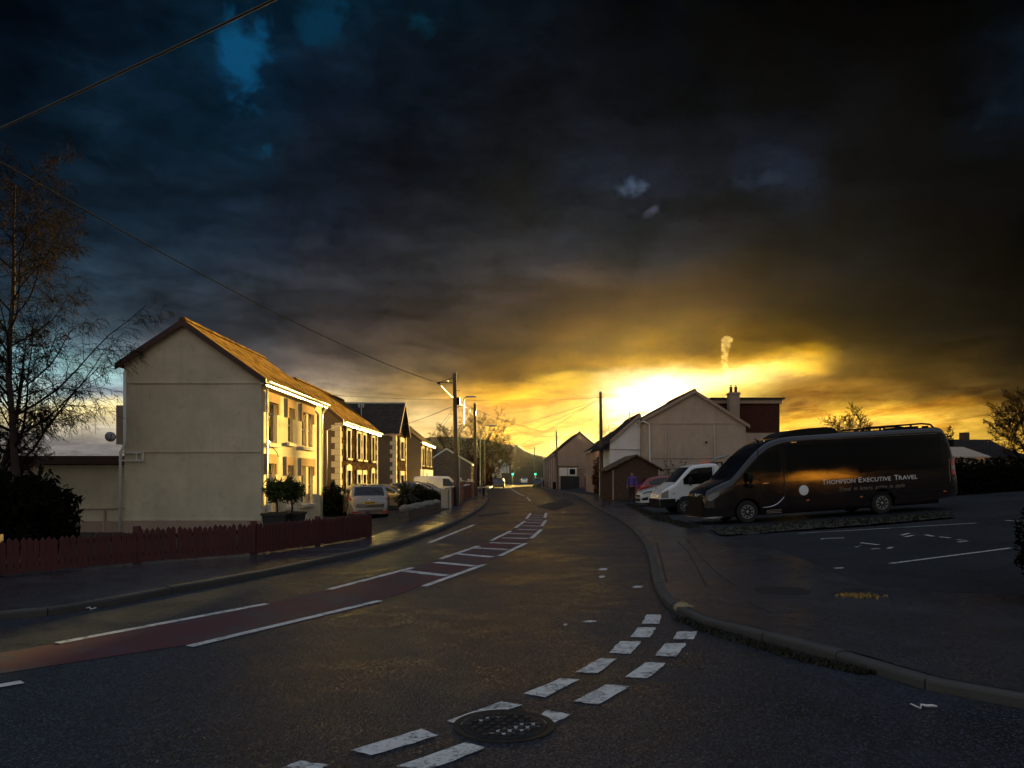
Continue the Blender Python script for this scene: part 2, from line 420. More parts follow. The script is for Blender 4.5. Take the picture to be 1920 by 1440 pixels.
# ------------------------------------------------------------------ sky, sun and camera
def build_world():
    w = bpy.data.worlds.new('World'); sc.world = w; w.use_nodes = True; t = NT(w.node_tree)
    d = t.coord('Generated'); s = t.sep(d)
    az = t.m('ARCTAN2', s[0], s[1]); el = t.m('ARCSINE', s[2])
    U = t.m('MULTIPLY', az, FP); V = t.m('MULTIPLY', el, FP)
    def uv(px, py):
        return FP * math.atan((px - VX) / FP), FP * math.atan2(VY - py, math.hypot(FP, px - VX))
    cv = t.xyz(t.m('DIVIDE', U, 330), t.m('DIVIDE', V, 190), .3)
    n1 = t.noise(cv, 1, 6, .6); n2 = t.noise(t.vm('ADD', cv, (7.3, 2.1, 4)), 1, 6, .6)
    cf = t.xyz(t.m('DIVIDE', U, 120), t.m('DIVIDE', V, 42), 1.7)
    f1 = t.noise(cf, 1, 7, .62, .4); f2 = t.noise(t.vm('ADD', cf, (3.3, 8.1, 2)), 1, 6, .62)
    grow = t.mapr(V, 0, 330, .22, 1.0)
    Uw = t.m('ADD', U, t.m('MULTIPLY', t.m('MULTIPLY', t.m('SUBTRACT', n1, .5), 170), grow))
    Vw = t.m('ADD', V, t.m('MULTIPLY', t.m('MULTIPLY', t.m('SUBTRACT', n2, .5), 100), grow))
    Vw = t.m('ADD', Vw, t.m('MULTIPLY', t.m('SUBTRACT', f2, .5), 46))
    Uw = t.m('ADD', Uw, t.m('MULTIPLY', t.m('SUBTRACT', f1, .5), 60))
    VR = 900.0
    vv = t.m('DIVIDE', t.m('ADD', Vw, 20), VR + 20)
    cols = SKY
    out = None; pu = None
    for px, stops in cols:
        u0 = uv(px, 700)[0]
        st = [((uv(px, py)[1] + 20) / (VR + 20), lin(c)) for py, c in stops]
        c = t.ramp(vv, st, 'EASE')
        if out is None: out = c
        else: out = t.mix(t.mapr(Uw, pu, u0, 0, 1, True), out, c)
        pu = u0
    # wisps and lumps
    high = t.mapr(V, 150, 420, 0, 1, True)
    ln = t.noise(t.vm('ADD', cv, (1.1, 5.0, 9)), 2.1, 9, .66, .6)
    lump = t.mapr(ln, .3, .7, t.mapr(high, 0, 1, .7, .6), t.mapr(high, 0, 1, 1.35, 1.45))
    wisp = t.mapr(f1, .3, .7, .72, 1.3)
    dark = t.m('MULTIPLY', lump, wisp)
    sky = t.vm('SCALE', out); t.put(sky.node.inputs['Scale'], dark)
    zz = t.m('ADD', t.m('MAXIMUM', s[2], 0.0), .11)
    pc = t.xyz(t.m('DIVIDE', s[0], zz), t.m('DIVIDE', s[1], zz), 2.2); k_ = .10
    pd = t.vm('ADD', pc, (math.sin(SUN_AZ) * k_, math.cos(SUN_AZ) * k_, .0))
    pw = t.n('ShaderNodeTexNoise'); t.put(pw.inputs['Vector'], pc); t.put(pw.inputs['Scale'], 1.1); t.put(pw.inputs['Detail'], 4)
    wv = t.vm('SCALE', t.vm('SUBTRACT', pw.outputs[1], (.5, .5, .5))); t.put(wv.node.inputs['Scale'], .55)
    nA = t.noise(t.vm('ADD', pc, wv), 1.05, 9, .6); nB = t.noise(t.vm('ADD', pd, wv), 1.05, 9, .6)
    relief = t.m('SUBTRACT', nA, nB)
    rl = t.m('ADD', 1.0, t.m('MULTIPLY', relief, 3.6)); rl = t.m('MINIMUM', t.m('MAXIMUM', rl, .5), 2.0)
    th = t.mapr(nA, .38, .62, 1.3, .72)
    rsc = t.vm('SCALE', sky); t.put(rsc.node.inputs['Scale'], t.m('MULTIPLY', t.m('MULTIPLY', rl, th), t.mapr(V, 110, 260, 1.3, .88, True))); sky = rsc
    sky = t.mix(t.mapr(V, 260, 460, 0, 1, True), sky, t.vm('MULTIPLY', sky, (.86, .96, 1.08)))
    # gaps of clear blue between the clouds
    cg = t.xyz(t.m('DIVIDE', U, 95), t.m('DIVIDE', V, 70), 3.1); gn = t.noise(cg, 1, 8, .62, .4)
    for px, py, su, sv, tl, lo, c in GAPS:
        u0, v0 = uv(px, py); p = t.m('SUBTRACT', U, u0); q = t.m('SUBTRACT', t.m('SUBTRACT', V, v0), t.m('MULTIPLY', p, tl))
        g = t.m('EXPONENT', t.m('MULTIPLY', t.m('ADD', t.m('POWER', t.m('DIVIDE', t.m('ABSOLUTE', p), su), 2), t.m('POWER', t.m('DIVIDE', t.m('ABSOLUTE', q), sv), 2)), -1))
        k = t.mapr(t.m('ADD', g, t.m('MULTIPLY', t.m('SUBTRACT', gn, .5), 3.2)), lo, lo + .75, 0, 1, True)
        sky = t.mix(t.m('MULTIPLY', k, t.mapr(g, .05, .5, 0, 1, True)), sky, lin(c))
    # thin brown streaks in front of the glow
    cs = t.xyz(t.m('DIVIDE', U, 120), t.m('DIVIDE', t.m('SUBTRACT', V, t.m('MULTIPLY', U, .12)), 20), 5.5)
    st = t.mapr(t.noise(cs, 1, 7, .62, .8), .45, .60)
    st = t.m('MULTIPLY', st, t.m('MULTIPLY', t.mapr(V, 190, 120, 0, 1, True), t.mapr(U, -160, 0, 0, .85, True)))
    sky = t.mix(st, sky, t.vm('MULTIPLY', sky, (.58, .42, .30)))
    # the hidden sun behind thin cloud
    def gauss(px, py, su, sv, tilt=0.0):
        u0, v0 = uv(px, py)
        a = t.m('SUBTRACT', Uw, u0); b = t.m('SUBTRACT', t.m('SUBTRACT', Vw, v0), t.m('MULTIPLY', a, tilt))
        q = t.m('ADD', t.m('POWER', t.m('DIVIDE', t.m('ABSOLUTE', a), su), 2), t.m('POWER', t.m('DIVIDE', t.m('ABSOLUTE', b), sv), 2))
        return t.m('EXPONENT', t.m('MULTIPLY', q, -1))
    for px, py, su, sv, tl, c in GLOW:
        g = t.vm('SCALE', c); t.put(g.node.inputs['Scale'], t.m('MULTIPLY', gauss(px, py, su, sv, tl), t.m('MULTIPLY', t.mapr(f1, .32, .66, .45, 1.35), t.m('SUBTRACT', 1, t.m('MULTIPLY', st, .7))))); sky = t.vm('ADD', sky, g)
    # open evening sky overhead and behind the viewer
    sk = t.n('ShaderNodeTexSky'); sk.sky_type = 'NISHITA'; sk.sun_disc = False
    sk.sun_elevation = SUN_EL; sk.sun_rotation = SUN_AZ; sk.altitude = 60
    nis = t.vm('SCALE', sk.outputs[0]); t.put(nis.node.inputs['Scale'], AMB_N)
    pat = t.mapr(n1, .3, .7, .7, 1.3)
    amb = t.vm('ADD', nis, t.mix(t.mapr(el, R(8), R(55)), AMB_L, AMB_C)); amb2 = t.vm('SCALE', amb); t.put(amb2.node.inputs['Scale'], pat)
    dim_bank = t.m('MULTIPLY', t.m('EXPONENT', t.m('MULTIPLY', t.m('POWER', t.m('DIVIDE', t.m('ABSOLUTE', t.m('SUBTRACT', az, 2.5)), .5), 2), -1)), t.mapr(el, R(18), R(34), .94, 0, True))  # dark cloud added low behind the viewer to dim the minibus reflections
    amb3 = t.vm('SCALE', amb2); t.put(amb3.node.inputs['Scale'], t.m('SUBTRACT', 1, dim_bank)); amb2 = amb3
    mask = t.m('MAXIMUM', t.mapr(el, R(36), R(58), 0, 1, True), t.mapr(t.m('ABSOLUTE', az), R(52), R(100), 0, 1, True))
    sky = t.mix(mask, sky, amb2)
    sky = t.mix(t.mapr(el, R(-1), R(-4)), sky, (.02, .02, .02))
    fin = t.vm('SCALE', sky); t.put(fin.node.inputs['Scale'], 1 / (K * .1))
    bg = t.n('ShaderNodeBackground'); t.put(bg.inputs[0], fin); t.put(bg.inputs[1], .1)
    o = t.n('ShaderNodeOutputWorld'); w.node_tree.links.new(bg.outputs[0], o.inputs[0])
    w.cycles.sampling_method = 'MANUAL'; w.cycles.sample_map_resolution = 1024
SKY = [
 (0, [(0, (3, 9, 16)), (150, (5, 14, 22)), (300, (12, 24, 34)), (450, (22, 36, 48)), (600, (50, 70, 84)), (680, (140, 185, 195)), (740, (185, 208, 200)), (780, (225, 205, 150)), (820, (150, 145, 140)), (880, (120, 110, 100))]),
 (200, [(0, (6, 18, 28)), (100, (9, 22, 33)), (250, (14, 32, 44)), (400, (24, 40, 52)), (550, (42, 58, 72)), (640, (70, 86, 98)), (700, (150, 185, 185)), (735, (110, 120, 128)), (770, (235, 215, 150)), (800, (170, 160, 140)), (840, (130, 125, 125)), (890, (110, 100, 95))]),
 (350, [(0, (8, 26, 38)), (100, (9, 28, 40)), (250, (12, 30, 42)), (400, (22, 36, 48)), (520, (36, 48, 60)), (600, (50, 58, 68)), (700, (95, 95, 100)), (800, (180, 165, 130))]),
 (470, [(0, (8, 30, 44)), (150, (10, 34, 50)), (280, (14, 32, 44)), (450, (32, 42, 54)), (600, (56, 60, 66)), (700, (88, 82, 80)), (800, (190, 170, 130))]),
 (620, [(0, (8, 28, 40)), (130, (12, 22, 32)), (250, (18, 24, 32)), (400, (26, 31, 40)), (550, (50, 50, 54)), (650, (80, 70, 64)), (720, (120, 105, 88)), (760, (200, 175, 125)), (820, (215, 185, 130))]),
 (800, [(0, (8, 20, 28)), (120, (12, 18, 25)), (260, (18, 22, 28)), (400, (26, 28, 32)), (520, (46, 45, 46)), (620, (74, 62, 51)), (690, (95, 78, 56)), (740, (160, 125, 70)), (790, (230, 195, 130)), (830, (215, 170, 100))]),
 (960, [(0, (10, 16, 22)), (200, (18, 20, 24)), (380, (26, 27, 28)), (480, (44, 42, 42)), (560, (64, 54, 46)), (640, (88, 68, 44)), (700, (120, 84, 34)), (735, (240, 175, 40)), (770, (200, 140, 60)), (800, (250, 185, 70)), (840, (255, 205, 90))]),
 (1100, [(0, (8, 11, 14)), (200, (16, 18, 22)), (350, (30, 34, 40)), (450, (40, 40, 42)), (560, (72, 56, 42)), (640, (110, 78, 34)), (690, (150, 105, 25)), (715, (250, 200, 60)), (750, (235, 170, 60)), (790, (255, 215, 90)), (830, (255, 225, 120))]),
 (1230, [(0, (6, 8, 10)), (200, (14, 16, 20)), (350, (30, 33, 40)), (480, (38, 37, 37)), (580, (80, 58, 34)), (650, (135, 95, 24)), (690, (225, 165, 35)), (712, (255, 240, 180)), (740, (255, 250, 225)), (790, (255, 245, 200))]),
 (1350, [(0, (5, 6, 7)), (200, (13, 14, 16)), (340, (24, 26, 30)), (450, (34, 32, 32)), (560, (72, 52, 30)), (640, (120, 85, 18)), (675, (225, 165, 20)), (695, (255, 235, 140)), (730, (255, 215, 95)), (770, (255, 230, 125))]),
 (1480, [(0, (3, 4, 5)), (200, (12, 13, 14)), (340, (30, 36, 46)), (450, (34, 32, 30)), (560, (56, 44, 28)), (640, (95, 68, 18)), (680, (225, 165, 20)), (710, (120, 85, 25)), (760, (150, 105, 35)), (785, (230, 170, 45)), (830, (235, 180, 70))]),
 (1600, [(0, (3, 3, 4)), (300, (18, 18, 19)), (450, (28, 26, 24)), (580, (42, 36, 24)), (650, (60, 46, 20)), (690, (85, 62, 22)), (740, (150, 110, 40)), (770, (230, 175, 55)), (800, (220, 170, 75)), (840, (230, 180, 80))]),
 (1760, [(0, (2, 3, 3)), (250, (12, 12, 12)), (450, (18, 16, 15)), (600, (30, 26, 18)), (700, (70, 52, 20)), (740, (75, 55, 22)), (768, (170, 120, 30)), (785, (215, 165, 55)), (830, (210, 165, 60))]),
 (1920, [(0, (3, 6, 8)), (200, (14, 22, 30)), (300, (8, 9, 10)), (500, (6, 6, 6)), (650, (18, 15, 10)), (750, (55, 42, 18)), (785, (150, 110, 40)), (830, (180, 140, 50))]),
]
GLOW = [(1238, 736, 80, 22, .14, (2.6, 1.9, .85)), (1450, 690, 70, 12, 0, (.6, .36, .05)), (1640, 788, 190, 18, 0, (.30, .18, .03)), (1000, 760, 130, 26, -.1, (.30, .17, .03)), (1345, 703, 105, 20, .03, (1.5, 1.0, .3)), (1190, 790, 60, 20, .5, (1.6, 1.1, .4))]
AMB_N, AMB_C, AMB_L = .015, (.24, .29, .38), (.46, .425, .36)
GAPS = [(465, 110, 58, 95, .55, .46, (11, 70, 106)), (600, 30, 60, 60, 0, .5, (8, 46, 68)), (485, 282, 60, 22, 0, .5, (12, 66, 94)), (805, 35, 55, 35, 0, .5, (8, 44, 60)), (1205, 348, 60, 32, 0, .55, (66, 80, 100)), (1218, 398, 28, 14, .4, .6, (62, 70, 84)), (1425, 335, 95, 22, 0, .5, (36, 44, 56)), (1890, 190, 60, 40, 0, .6, (18, 30, 40))]
build_world()
sd = Vector((math.sin(SUN_AZ) * math.cos(SUN_EL), math.cos(SUN_AZ) * math.cos(SUN_EL), math.sin(SUN_EL)))
sl = bpy.data.lights.new('sun', 'SUN'); sl.energy = 4.9; sl.angle = R(.6); sl.color = (1, .68, .18)
so = bpy.data.objects.new('sun', sl); COL.objects.link(so); so.rotation_euler = sd.to_track_quat('Z', 'Y').to_euler(); so.location = (20, 100, 40)
cd = bpy.data.cameras.new('camera'); cam = bpy.data.objects.new('camera', cd); COL.objects.link(cam)
cam.location = (0, 0, CH); cam.rotation_euler = (R(90), 0, 0)
cd.sensor_width = 36; cd.lens = 36 * FP / 1920; cd.shift_y = (VY - 720) / 1920; cd.clip_end = 5000; cd.clip_start = .05
sc.camera = cam
sc.view_settings.view_transform = 'Standard'; sc.view_settings.look = 'None'; sc.view_settings.exposure = EXPO; sc.view_settings.gamma = 1
sc.cycles.use_denoising = True; sc.cycles.max_bounces = 6; sc.cycles.diffuse_bounces = 3; sc.cycles.glossy_bounces = 3
sc.cycles.volume_bounces = 0; sc.cycles.sample_clamp_indirect = 0
# ------------------------------------------------------------------ ground, road, pavements
KL = [(-60, -14), (-20, .5), (-9.5, 6.2)] + [tuple(G(*p)[:2]) for p in [(0, 1163), (170, 1143), (300, 1118), (450, 1090), (600, 1058), (700, 1035), (780, 1012), (850, 985), (900, 957), (917, 937)]] + [(-2.3, 75), (-3.2, 100), (-3.3, 144), (-2.6, 192), (-.3, 250), (3.5, 330)]
KR = [tuple(G(*p)[:2]) for p in [(1920, 1330), (1600, 1250), (1420, 1200), (1320, 1175), (1275, 1155), (1245, 1135), (1228, 1108), (1222, 1085), (1218, 1055), (1208, 1025), (1190, 1000), (1160, 975), (1127, 958), (1093, 938), (1068, 927)]] + [(4.3, 95), (4.1, 121), (4.6, 170), (6.4, 231), (10, 330)]
KR = [(16, -1), (6.5, 3.6)] + KR
def smooth_line(p, n=3):
    out = []
    q = [Vector((*a, 0)) for a in p]; q = [q[0] * 2 - q[1]] + q + [q[-1] * 2 - q[-2]]
    for i in range(1, len(q) - 2):
        a, b, c, d = q[i - 1:i + 3]
        for k in range(n):
            t = k / n
            out.append(.5 * ((2 * b) + (c - a) * t + (2 * a - 5 * b + 4 * c - d) * t * t + (3 * b - a - 3 * c + d) * t ** 3))
    out.append(q[-2])
    return [(v.x, v.y) for v in out]
KL = smooth_line(KL); KR = smooth_line(KR)
def offset(line, d):
    out = []
    for i, p in enumerate(line):
        a = Vector(line[max(0, i - 1)]); b = Vector(line[min(len(line) - 1, i + 1)]); t = (b - a).normalized()
        out.append((p[0] - t.y * d, p[1] + t.x * d))
    return out
flat = lambda z: (lambda x, y: z)
g = struct(sheet([(-400, -240), (400, -240), (400, 500), (-400, 500)], flat(-.42), 'ground', 'soil', 0))
road_poly = KL + KR[::-1] + [(16, -30), (-60, -30)]
road = struct(sheet(road_poly, flat(0), 'road', 'asphalt', 6))
def resample(line, step):
    pts = [Vector((*p, 0)) for p in line]; out = [pts[0]]; acc = 0
    for p, q in zip(pts, pts[1:]):
        L = (q - p).length; d = 0
        while acc + (L - d) >= step * max(1, min(12, q.y / 45)):
            st_ = step * max(1, min(12, q.y / 45)); d += st_ - acc; acc = 0; out.append(p.lerp(q, d / L))
        acc += L - d
    return out + [pts[-1]]
def kerb(line, d, name, h=.1, w=.13):
    pts = resample(line, .915); mb = MB(); rr = random.Random(len(pts))
    for p, q in zip(pts, pts[1:]):
        t = (q - p).normalized(); n = Vector((-t.y, t.x, 0)) * d; g = .006 if p.y < 60 else 0; e = rr.uniform(-.006, .004); f = n * rr.uniform(-.006, .006)
        a, b = p + t * g + f, q - t * g + f; vs = []
        for c in (a, b):
            k = e + rr.uniform(-.004, .002)
            for o, z in ((0, -.05), (0, h - .028), (.008, h - .008), (.03, h), (w - .01, h), (w, h - .01), (w, -.05)): vs.append(c + n * o + Vector((0, 0, z + (k if z > 0 else 0))))
        mb.add(vs, [(i, i + 1, i + 8, i + 7) for i in range(6)] + [(0, 1, 2, 3, 4, 5, 6), (7, 8, 9, 10, 11, 12, 13)])
    return struct(mb.build(name, 'kerb_stone'))
kerb(KL, 1, 'kerb'); kerb(KR, -1, 'kerb', .09)
# left pavement back edge: the fence line, then the garden walls
FENCE = [G(-330, 1132), G(0, 1094), G(259, 1066), G(480, 1048), G(600, 1031), G(694, 1014)]
BL = [(-75, -6), (-24, 6)] + [(p.x, p.y) for p in FENCE] + [(-3.45, 27), (-3.06, 34.5), (-3.0, 42), (-3.2, 54), (-3.3, 66), (-4.0, 80), (-5.2, 100), (-5.4, 144), (-4.8, 192), (-2.8, 250), (1, 330)]
ki = offset(KL, .12)
struct(sheet(ki + BL[::-1], flat(.096), 'pavement', 'pavement_asphalt', 3))
# yards in front of the left houses: fall away from the pavement
def hl(x, y):
    bx = interp([(p[1], p[0]) for p in BL], y); d = bx - x
    return .09 - .34 * max(0, min(1, (d - .2) / 2.6)) if y > 20 else .05 - .1 * max(0, min(1, d / 3))
yl = [p for p in BL if p[1] > 5]
struct(sheet(yl + [(-60, 330), (-60, 6)], lambda x, y: hl(x, y) - .004, 'driveway', 'car_park_asphalt', 2))
# right pavement and the sloping car park
ko = offset(KR, -.12)
PB = [(30, 2.2), (12, 6.5)] + [(v.x, v.y) for v in [GR(1754, 1110), GR(1635, 1098), GR(1564, 1075), GR(1496, 1045), GR(1397, 1013), GR(1300, 995)]] + [(5.4, 27), (5.7, 33), (6.3, 41), (6.6, 50), (6.6, 58), (6.4, 72), (6.0, 90), (5.7, 100), (6.6, 170), (8.4, 231), (12, 330)]
struct(sheet(ko + PB[::-1], lambda x, y: hr(x, y) + (0 if x > 5 else 0), 'pavement', 'pavement_asphalt', 2))
struct(sheet([(70, -8), (30, 2.2)] + PB[1:] + [(90, 330), (90, -8)], lambda x, y: hr(x, y) - .004 if x < 40 else hr(40, y) - .004, 'car_park', 'car_park_asphalt', 3))
# ---- painted markings (parts of the road)
def mark(pts, name, mat, z=.004, parent=road, step=0):
    return sheet([(p[0], p[1]) for p in pts], flat(z), name, mat, step, parent)
def stroke(p, q, w, name, mat, z=.008):
    p, q = Vector(p[:2]), Vector(q[:2]); t = (q - p).normalized(); n = Vector((-t.y, t.x)) * w / 2
    return mark([p + n, q + n, q - n, p - n], name, mat, z)
def px_poly(l): return [G(*p) for p in l]
mark(px_poly([(-1100, 1420), (-200, 1258), (107, 1207), (500, 1133), (640, 1101), (774, 1065), (824, 1049), (898, 1024), (921, 1014), (958, 996), (984, 977), (996, 961), (1024, 961), (1022, 975), (1014, 992), (996, 1010), (960, 1030), (908, 1056), (780, 1103), (713, 1126), (600, 1158), (355, 1209), (0, 1264), (-200, 1300), (-1100, 1500)]), 'red_surfacing', 'red_surface')
for a, b in [((107, 1207), (500, 1133)), ((617, 1106), (774, 1065)), ((824, 1049), (898, 1024)), ((921, 1014), (958, 996)), ((966.5, 990), (984, 977.5)), ((987, 973), (995, 963)),
             ((355, 1213), (713, 1127)), ((795, 1100), (908, 1059)), ((937, 1043), (986, 1019)), ((996, 1010), (1015, 993)), ((1015.5, 987), (1023, 976)), ((1021.5, 971), (1024, 962)), ((-120, 1308), (42, 1280)), ((-700, 1425), (-420, 1364)), ((-900, 1383), (-250, 1268)),
             ((805, 1018), (890, 984)), ((988, 932), (994.5, 940)), ((975, 927), (983, 930))]:
    stroke(G(*a), G(*b), .11, 'lane_line', 'line_paint')
l = [G(975, 927), G(962, 919), G(955, 914), Vector((-.6, 105, 0)), Vector((.6, 160, 0)), Vector((2.2, 220, 0))]
for a, b in zip(l, l[1:]): stroke(a, b, .16, 'lane_line', 'line_paint')
for a, b in [((757, 1071), (837, 1080)), ((817, 1055), (890, 1062)), ((857, 1039), (923, 1045)), ((892, 1028), (952, 1031)), ((919, 1018), (976, 1020)), ((941, 1009), (991, 1010)), ((954, 1000.6), (999, 1002)),
             ((971, 993), (1007, 994)), ((979, 986), (1013, 987)), ((985, 980), (1016, 980.5)), ((988, 975), (1017, 975.5)), ((996, 970.5), (1018, 971)), ((998, 966), (1018, 966.3))]:
    stroke(G(*a), G(*b), .2, 'hatch_bar', 'line_paint')
# give way dashes at the mouth of the side road
for q in [[(1212, 1153), (1241, 1153), (1237, 1170), (1203, 1170)], [(1196, 1177), (1231, 1177), (1219, 1196), (1182, 1195)], [(1162, 1203), (1203, 1203), (1183, 1227), (1142, 1225)],
          [(1126, 1235), (1156, 1236), (1120, 1263), (1078, 1261)], [(1050, 1273), (1086, 1275), (1021, 1308), (981, 1302)], [(940, 1316), (981, 1323), (868, 1360), (838, 1353)],
          [(790, 1368), (824, 1380), (694, 1418), (656, 1408)], [(562, 1428), (618, 1436), (520, 1478), (470, 1466)],
          [(1270, 1185), (1308, 1185), (1300, 1199), (1262, 1199)], [(1248, 1207), (1288, 1207), (1267, 1232), (1228, 1230)], [(1211, 1242), (1249, 1244), (1214, 1273), (1171, 1270)],
          [(1135, 1284), (1181, 1288), (1120, 1322), (1076, 1316)], [(1024, 1333), (1071, 1341), (1032, 1360), (1008, 1352)], [(872, 1393), (910, 1403), (806, 1444), (742, 1438)]]:
    rr = random.Random(q[0][0]); poly = []
    for i in range(4):
        a, b = G(*q[i]), G(*q[(i + 1) % 4])
        for k in range(5):
            p = a.lerp(b, k / 5); poly.append(p + Vector((rr.uniform(-1, 1), rr.uniform(-1, 1), 0)) * .008)
    mark(poly, 'give_way_dash', 'white_paint', .005)
for x, y, w in [(1130, 1068, 18), (1128, 1082, 14), (1195, 1101, 22), (1105, 1166, 30), (1060, 1172, 8)]:
    mark(px_poly([(x - w / 2, y), (x - w * .1, y - 2.5), (x + w / 2, y - 1.5), (x + w * .4, y + 1.2), (x - w * .2, y + 2)]), 'paint_fragment', 'white_paint', .005)
# patch repair with slot drain, then a shadow painted dark, on the far lane
mark(px_poly([(895, 966), (950, 960), (956, 963), (900, 970)]), 'repair_and_shadow_patch', 'car_park_asphalt', .003)
mark(px_poly([(1003, 950), (1060, 936), (1080, 945), (1040, 958)]), 'repair_and_shadow_patch', 'car_park_asphalt', .003)  # cast shadow on the road, laid down as darker asphalt
# car park bay lines and worn lettering
cpk = bpy.data.objects['car_park']; pv = bpy.data.objects['pavement.001']
def rstroke(a, b, w, name='bay_line', mat='faded_paint'):
    a, b = GR(*a), GR(*b); t = (b - a).normalized(); n = Vector((-t.y, t.x, 0)) * w / 2; vs = []; k = max(1, int((b - a).length / .5))
    mb = MB()
    for i in range(k + 1):
        p = a.lerp(b, i / k)
        for s_ in (1, -1):
            q = p + n * s_; vs.append((q.x, q.y, hr(q.x, q.y) + .006))
    mb.add(vs, [(2 * i, 2 * i + 1, 2 * i + 3, 2 * i + 2) for i in range(k)])
    return mb.build(name, mat, cpk)
rstroke((1565, 1066), (1895, 1028), .1); rstroke((1400, 1006), (1832, 981), .09); rstroke((1885, 976), (1990, 982), .09)
for a, b in [((1528, 1014), (1545, 1010)), ((1545, 1010), (1583, 1009)), ((1556, 1017), (1588, 1020)), ((1614, 1018), (1648, 1022)), ((1633, 1030), (1650, 1029)), ((1666, 1029), (1672, 1026)), ((1690, 1004), (1705, 1000)), ((1697, 1007), (1712, 1004)),
             ((1735, 1003), (1750, 1006)), ((1762, 1007), (1782, 1009)), ((1795, 1012), (1812, 1014)), ((1796, 1017), (1814, 1015)), ((1604, 1026), (1612, 1023))]:
    rstroke(a, b, .09, 'worn_lettering')
# tar joints along the right pavement
def joint(l, w=.03):
    mb = MB()
    for a, b in zip(l, l[1:]):
        a, b = GR(*a), GR(*b); t = (b - a).normalized(); n = Vector((-t.y, t.x, 0)) * w / 2
        mb.quad(*[(q.x, q.y, hr(q.x, q.y) + .004) for q in (a + n, b + n, b - n, a - n)])
    mb.build('tar_joint', 'dark_felt', pv)
joint([(1287, 1010), (1310, 1040), (1345, 1075), (1380, 1100)]); joint([(1268, 1013), (1290, 1035), (1325, 1100)]); joint([(1231, 1018), (1240, 1050), (1250, 1092)])
joint([(1402, 1128), (1445, 1150)])
# moss along the kerb foot
rnd = random.Random(4); mb = MB()
ml = [G(*p) for p in [(1268, 1160), (1330, 1186), (1420, 1212), (1500, 1236), (1560, 1250), (1620, 1264)]]
for i in range(2600):
    k = rnd.random() * (len(ml) - 1); j = int(k); p = ml[j].lerp(ml[j + 1], k - j); wob = .16 * (1 - (k / 5) ** 2)
    p = p + Vector((rnd.uniform(-.05, .12), rnd.gauss(0, .5) * wob - .02, 0)); h = rnd.uniform(.015, .05)
    mb.leaf(p + Vector((0, 0, h * .3)), h, rnd, 1.2, 1.8)
tag(mb.build('moss', 'grass_blade', uv=False, fix=False), 'strip of dark moss and weeds growing along the foot of the right kerb', 'moss', kind='stuff')
# weeds and leaf litter along the far edge of the right pavement
mb = MB()
el_ = [GR(1300, 990), Vector((5.35, 27, .1)), Vector((5.7, 33, .1)), Vector((6.4, 42, .1))]
for i in range(2500):
    k = rnd.random() * 3; j = min(2, int(k)); p = el_[j].lerp(el_[j + 1], k - j); p = p + Vector((rnd.gauss(0, .13), rnd.gauss(0, .1), .03))
    mb.leaf(p, rnd.uniform(.03, .1), rnd, .8, 1.8)
tag(mb.build('weeds', 'grass_blade', uv=False, fix=False), 'rough weeds along the pavement edge in front of the parked vehicles', 'weeds', kind='stuff')
# ------------------------------------------------------------------ manholes and litter
def manhole(c, r, label, name='manhole_cover', studs=True, z=.006):
    t = thing(name, label, 'manhole cover', (c.x, c.y, c.z))
    MB().lathe([(r * .9, 0), (r * .9, z), (r, z + .003), (r * 1.06, z + .002), (r * 1.06, -.02), (r * .9, -.02)], 40).build('rim', 'iron', t, world=False, smooth=30)
    mb = MB(); mb.lathe([(r * .885, -.02), (r * .885, z + .001)], 40)
    if studs:
        a = .075
        for i in range(-7, 8):
            for j in range(-7, 8):
                x, y = a * (i + .5 * (j % 2)), a * .87 * j
                if math.hypot(x, y) < r * .8: mb.lathe([(.028, z), (.026, z + .012), (.018, z + .015)], 8, c=(x, y, 0))
    mb.build('lid', 'iron', t, world=False)
    return t
mc = G(945, 1361)
mh = manhole(mc, .31, 'round studded iron manhole cover set in the road across the painted dashes')
mbp = MB(); rr = random.Random(9); bd = [(-.10, -.16), (.02, -.20), (.24, -.02), (.22, .06), (.10, .03)]; mbp.add([(x, y, .0078) for x, y in bd], [(0, 1, 2, 3, 4)]); mbp.add([(-.2, .10, .0078), (-.05, .20, .0078), (.0, .17, .0078), (-.16, .06, .0078)], [(0, 1, 2, 3)])
mbp.build('paint_traces', 'faded_paint', mh, world=False)
manhole(GR(1466, 1108), .34, 'worn round inspection cover in the right pavement', 'inspection_cover', False)
c = GR(1610, 1118); mb = MB(); rr = random.Random(3)
for i in range(160): mb.leaf(c + Vector((rr.gauss(0, .13), rr.gauss(0, .09), .012)), rr.uniform(.03, .06), rr, 0, 1.3)
tag(mb.build('leaf_litter', 'lit_leaf', uv=False, fix=False), 'small patch of yellow fallen leaves on the right pavement', 'leaves', kind='stuff')
kb = MB(); a = G(1256, 1141); b = G(1278, 1158); kb.ball((a + b) / 2 + Vector((.085, 0, .05)), (.10, .085, .075), 9, 6, .14, random.Random(3)); kb.ball((a + b) / 2 + Vector((.15, -.07, .04)), (.07, .06, .06), 8, 6, .14, random.Random(5))
tag(kb.build('kerb_stone', 'pale_kerb'), 'broken pale yellow kerb stone at the bend of the right kerb', 'kerb stone')
def litter(c, s, label, seed, l=1.0):
    r_ = random.Random(seed); mb = MB()
    pts = [c + Vector((s * l * (k / 5 - .5), s * .3 * r_.uniform(-1, 1), .012 + s * .1 * r_.random())) for k in range(6)]
    mb.tube(pts, [s * r_.uniform(.02, .08) for _ in pts], 5)
    tag(mb.build('litter', 'litter_white', smooth=True), label, 'litter')
litter(G(166, 1142) + Vector((.02, -.05, 0)), .16, 'crumpled white paper lying by the left kerb', 1)
litter(G(1735, 1330) + Vector((0, 0, .004)), .13, 'twisted strip of pale plastic lying on the dark road near the right kerb', 2, 1.3)

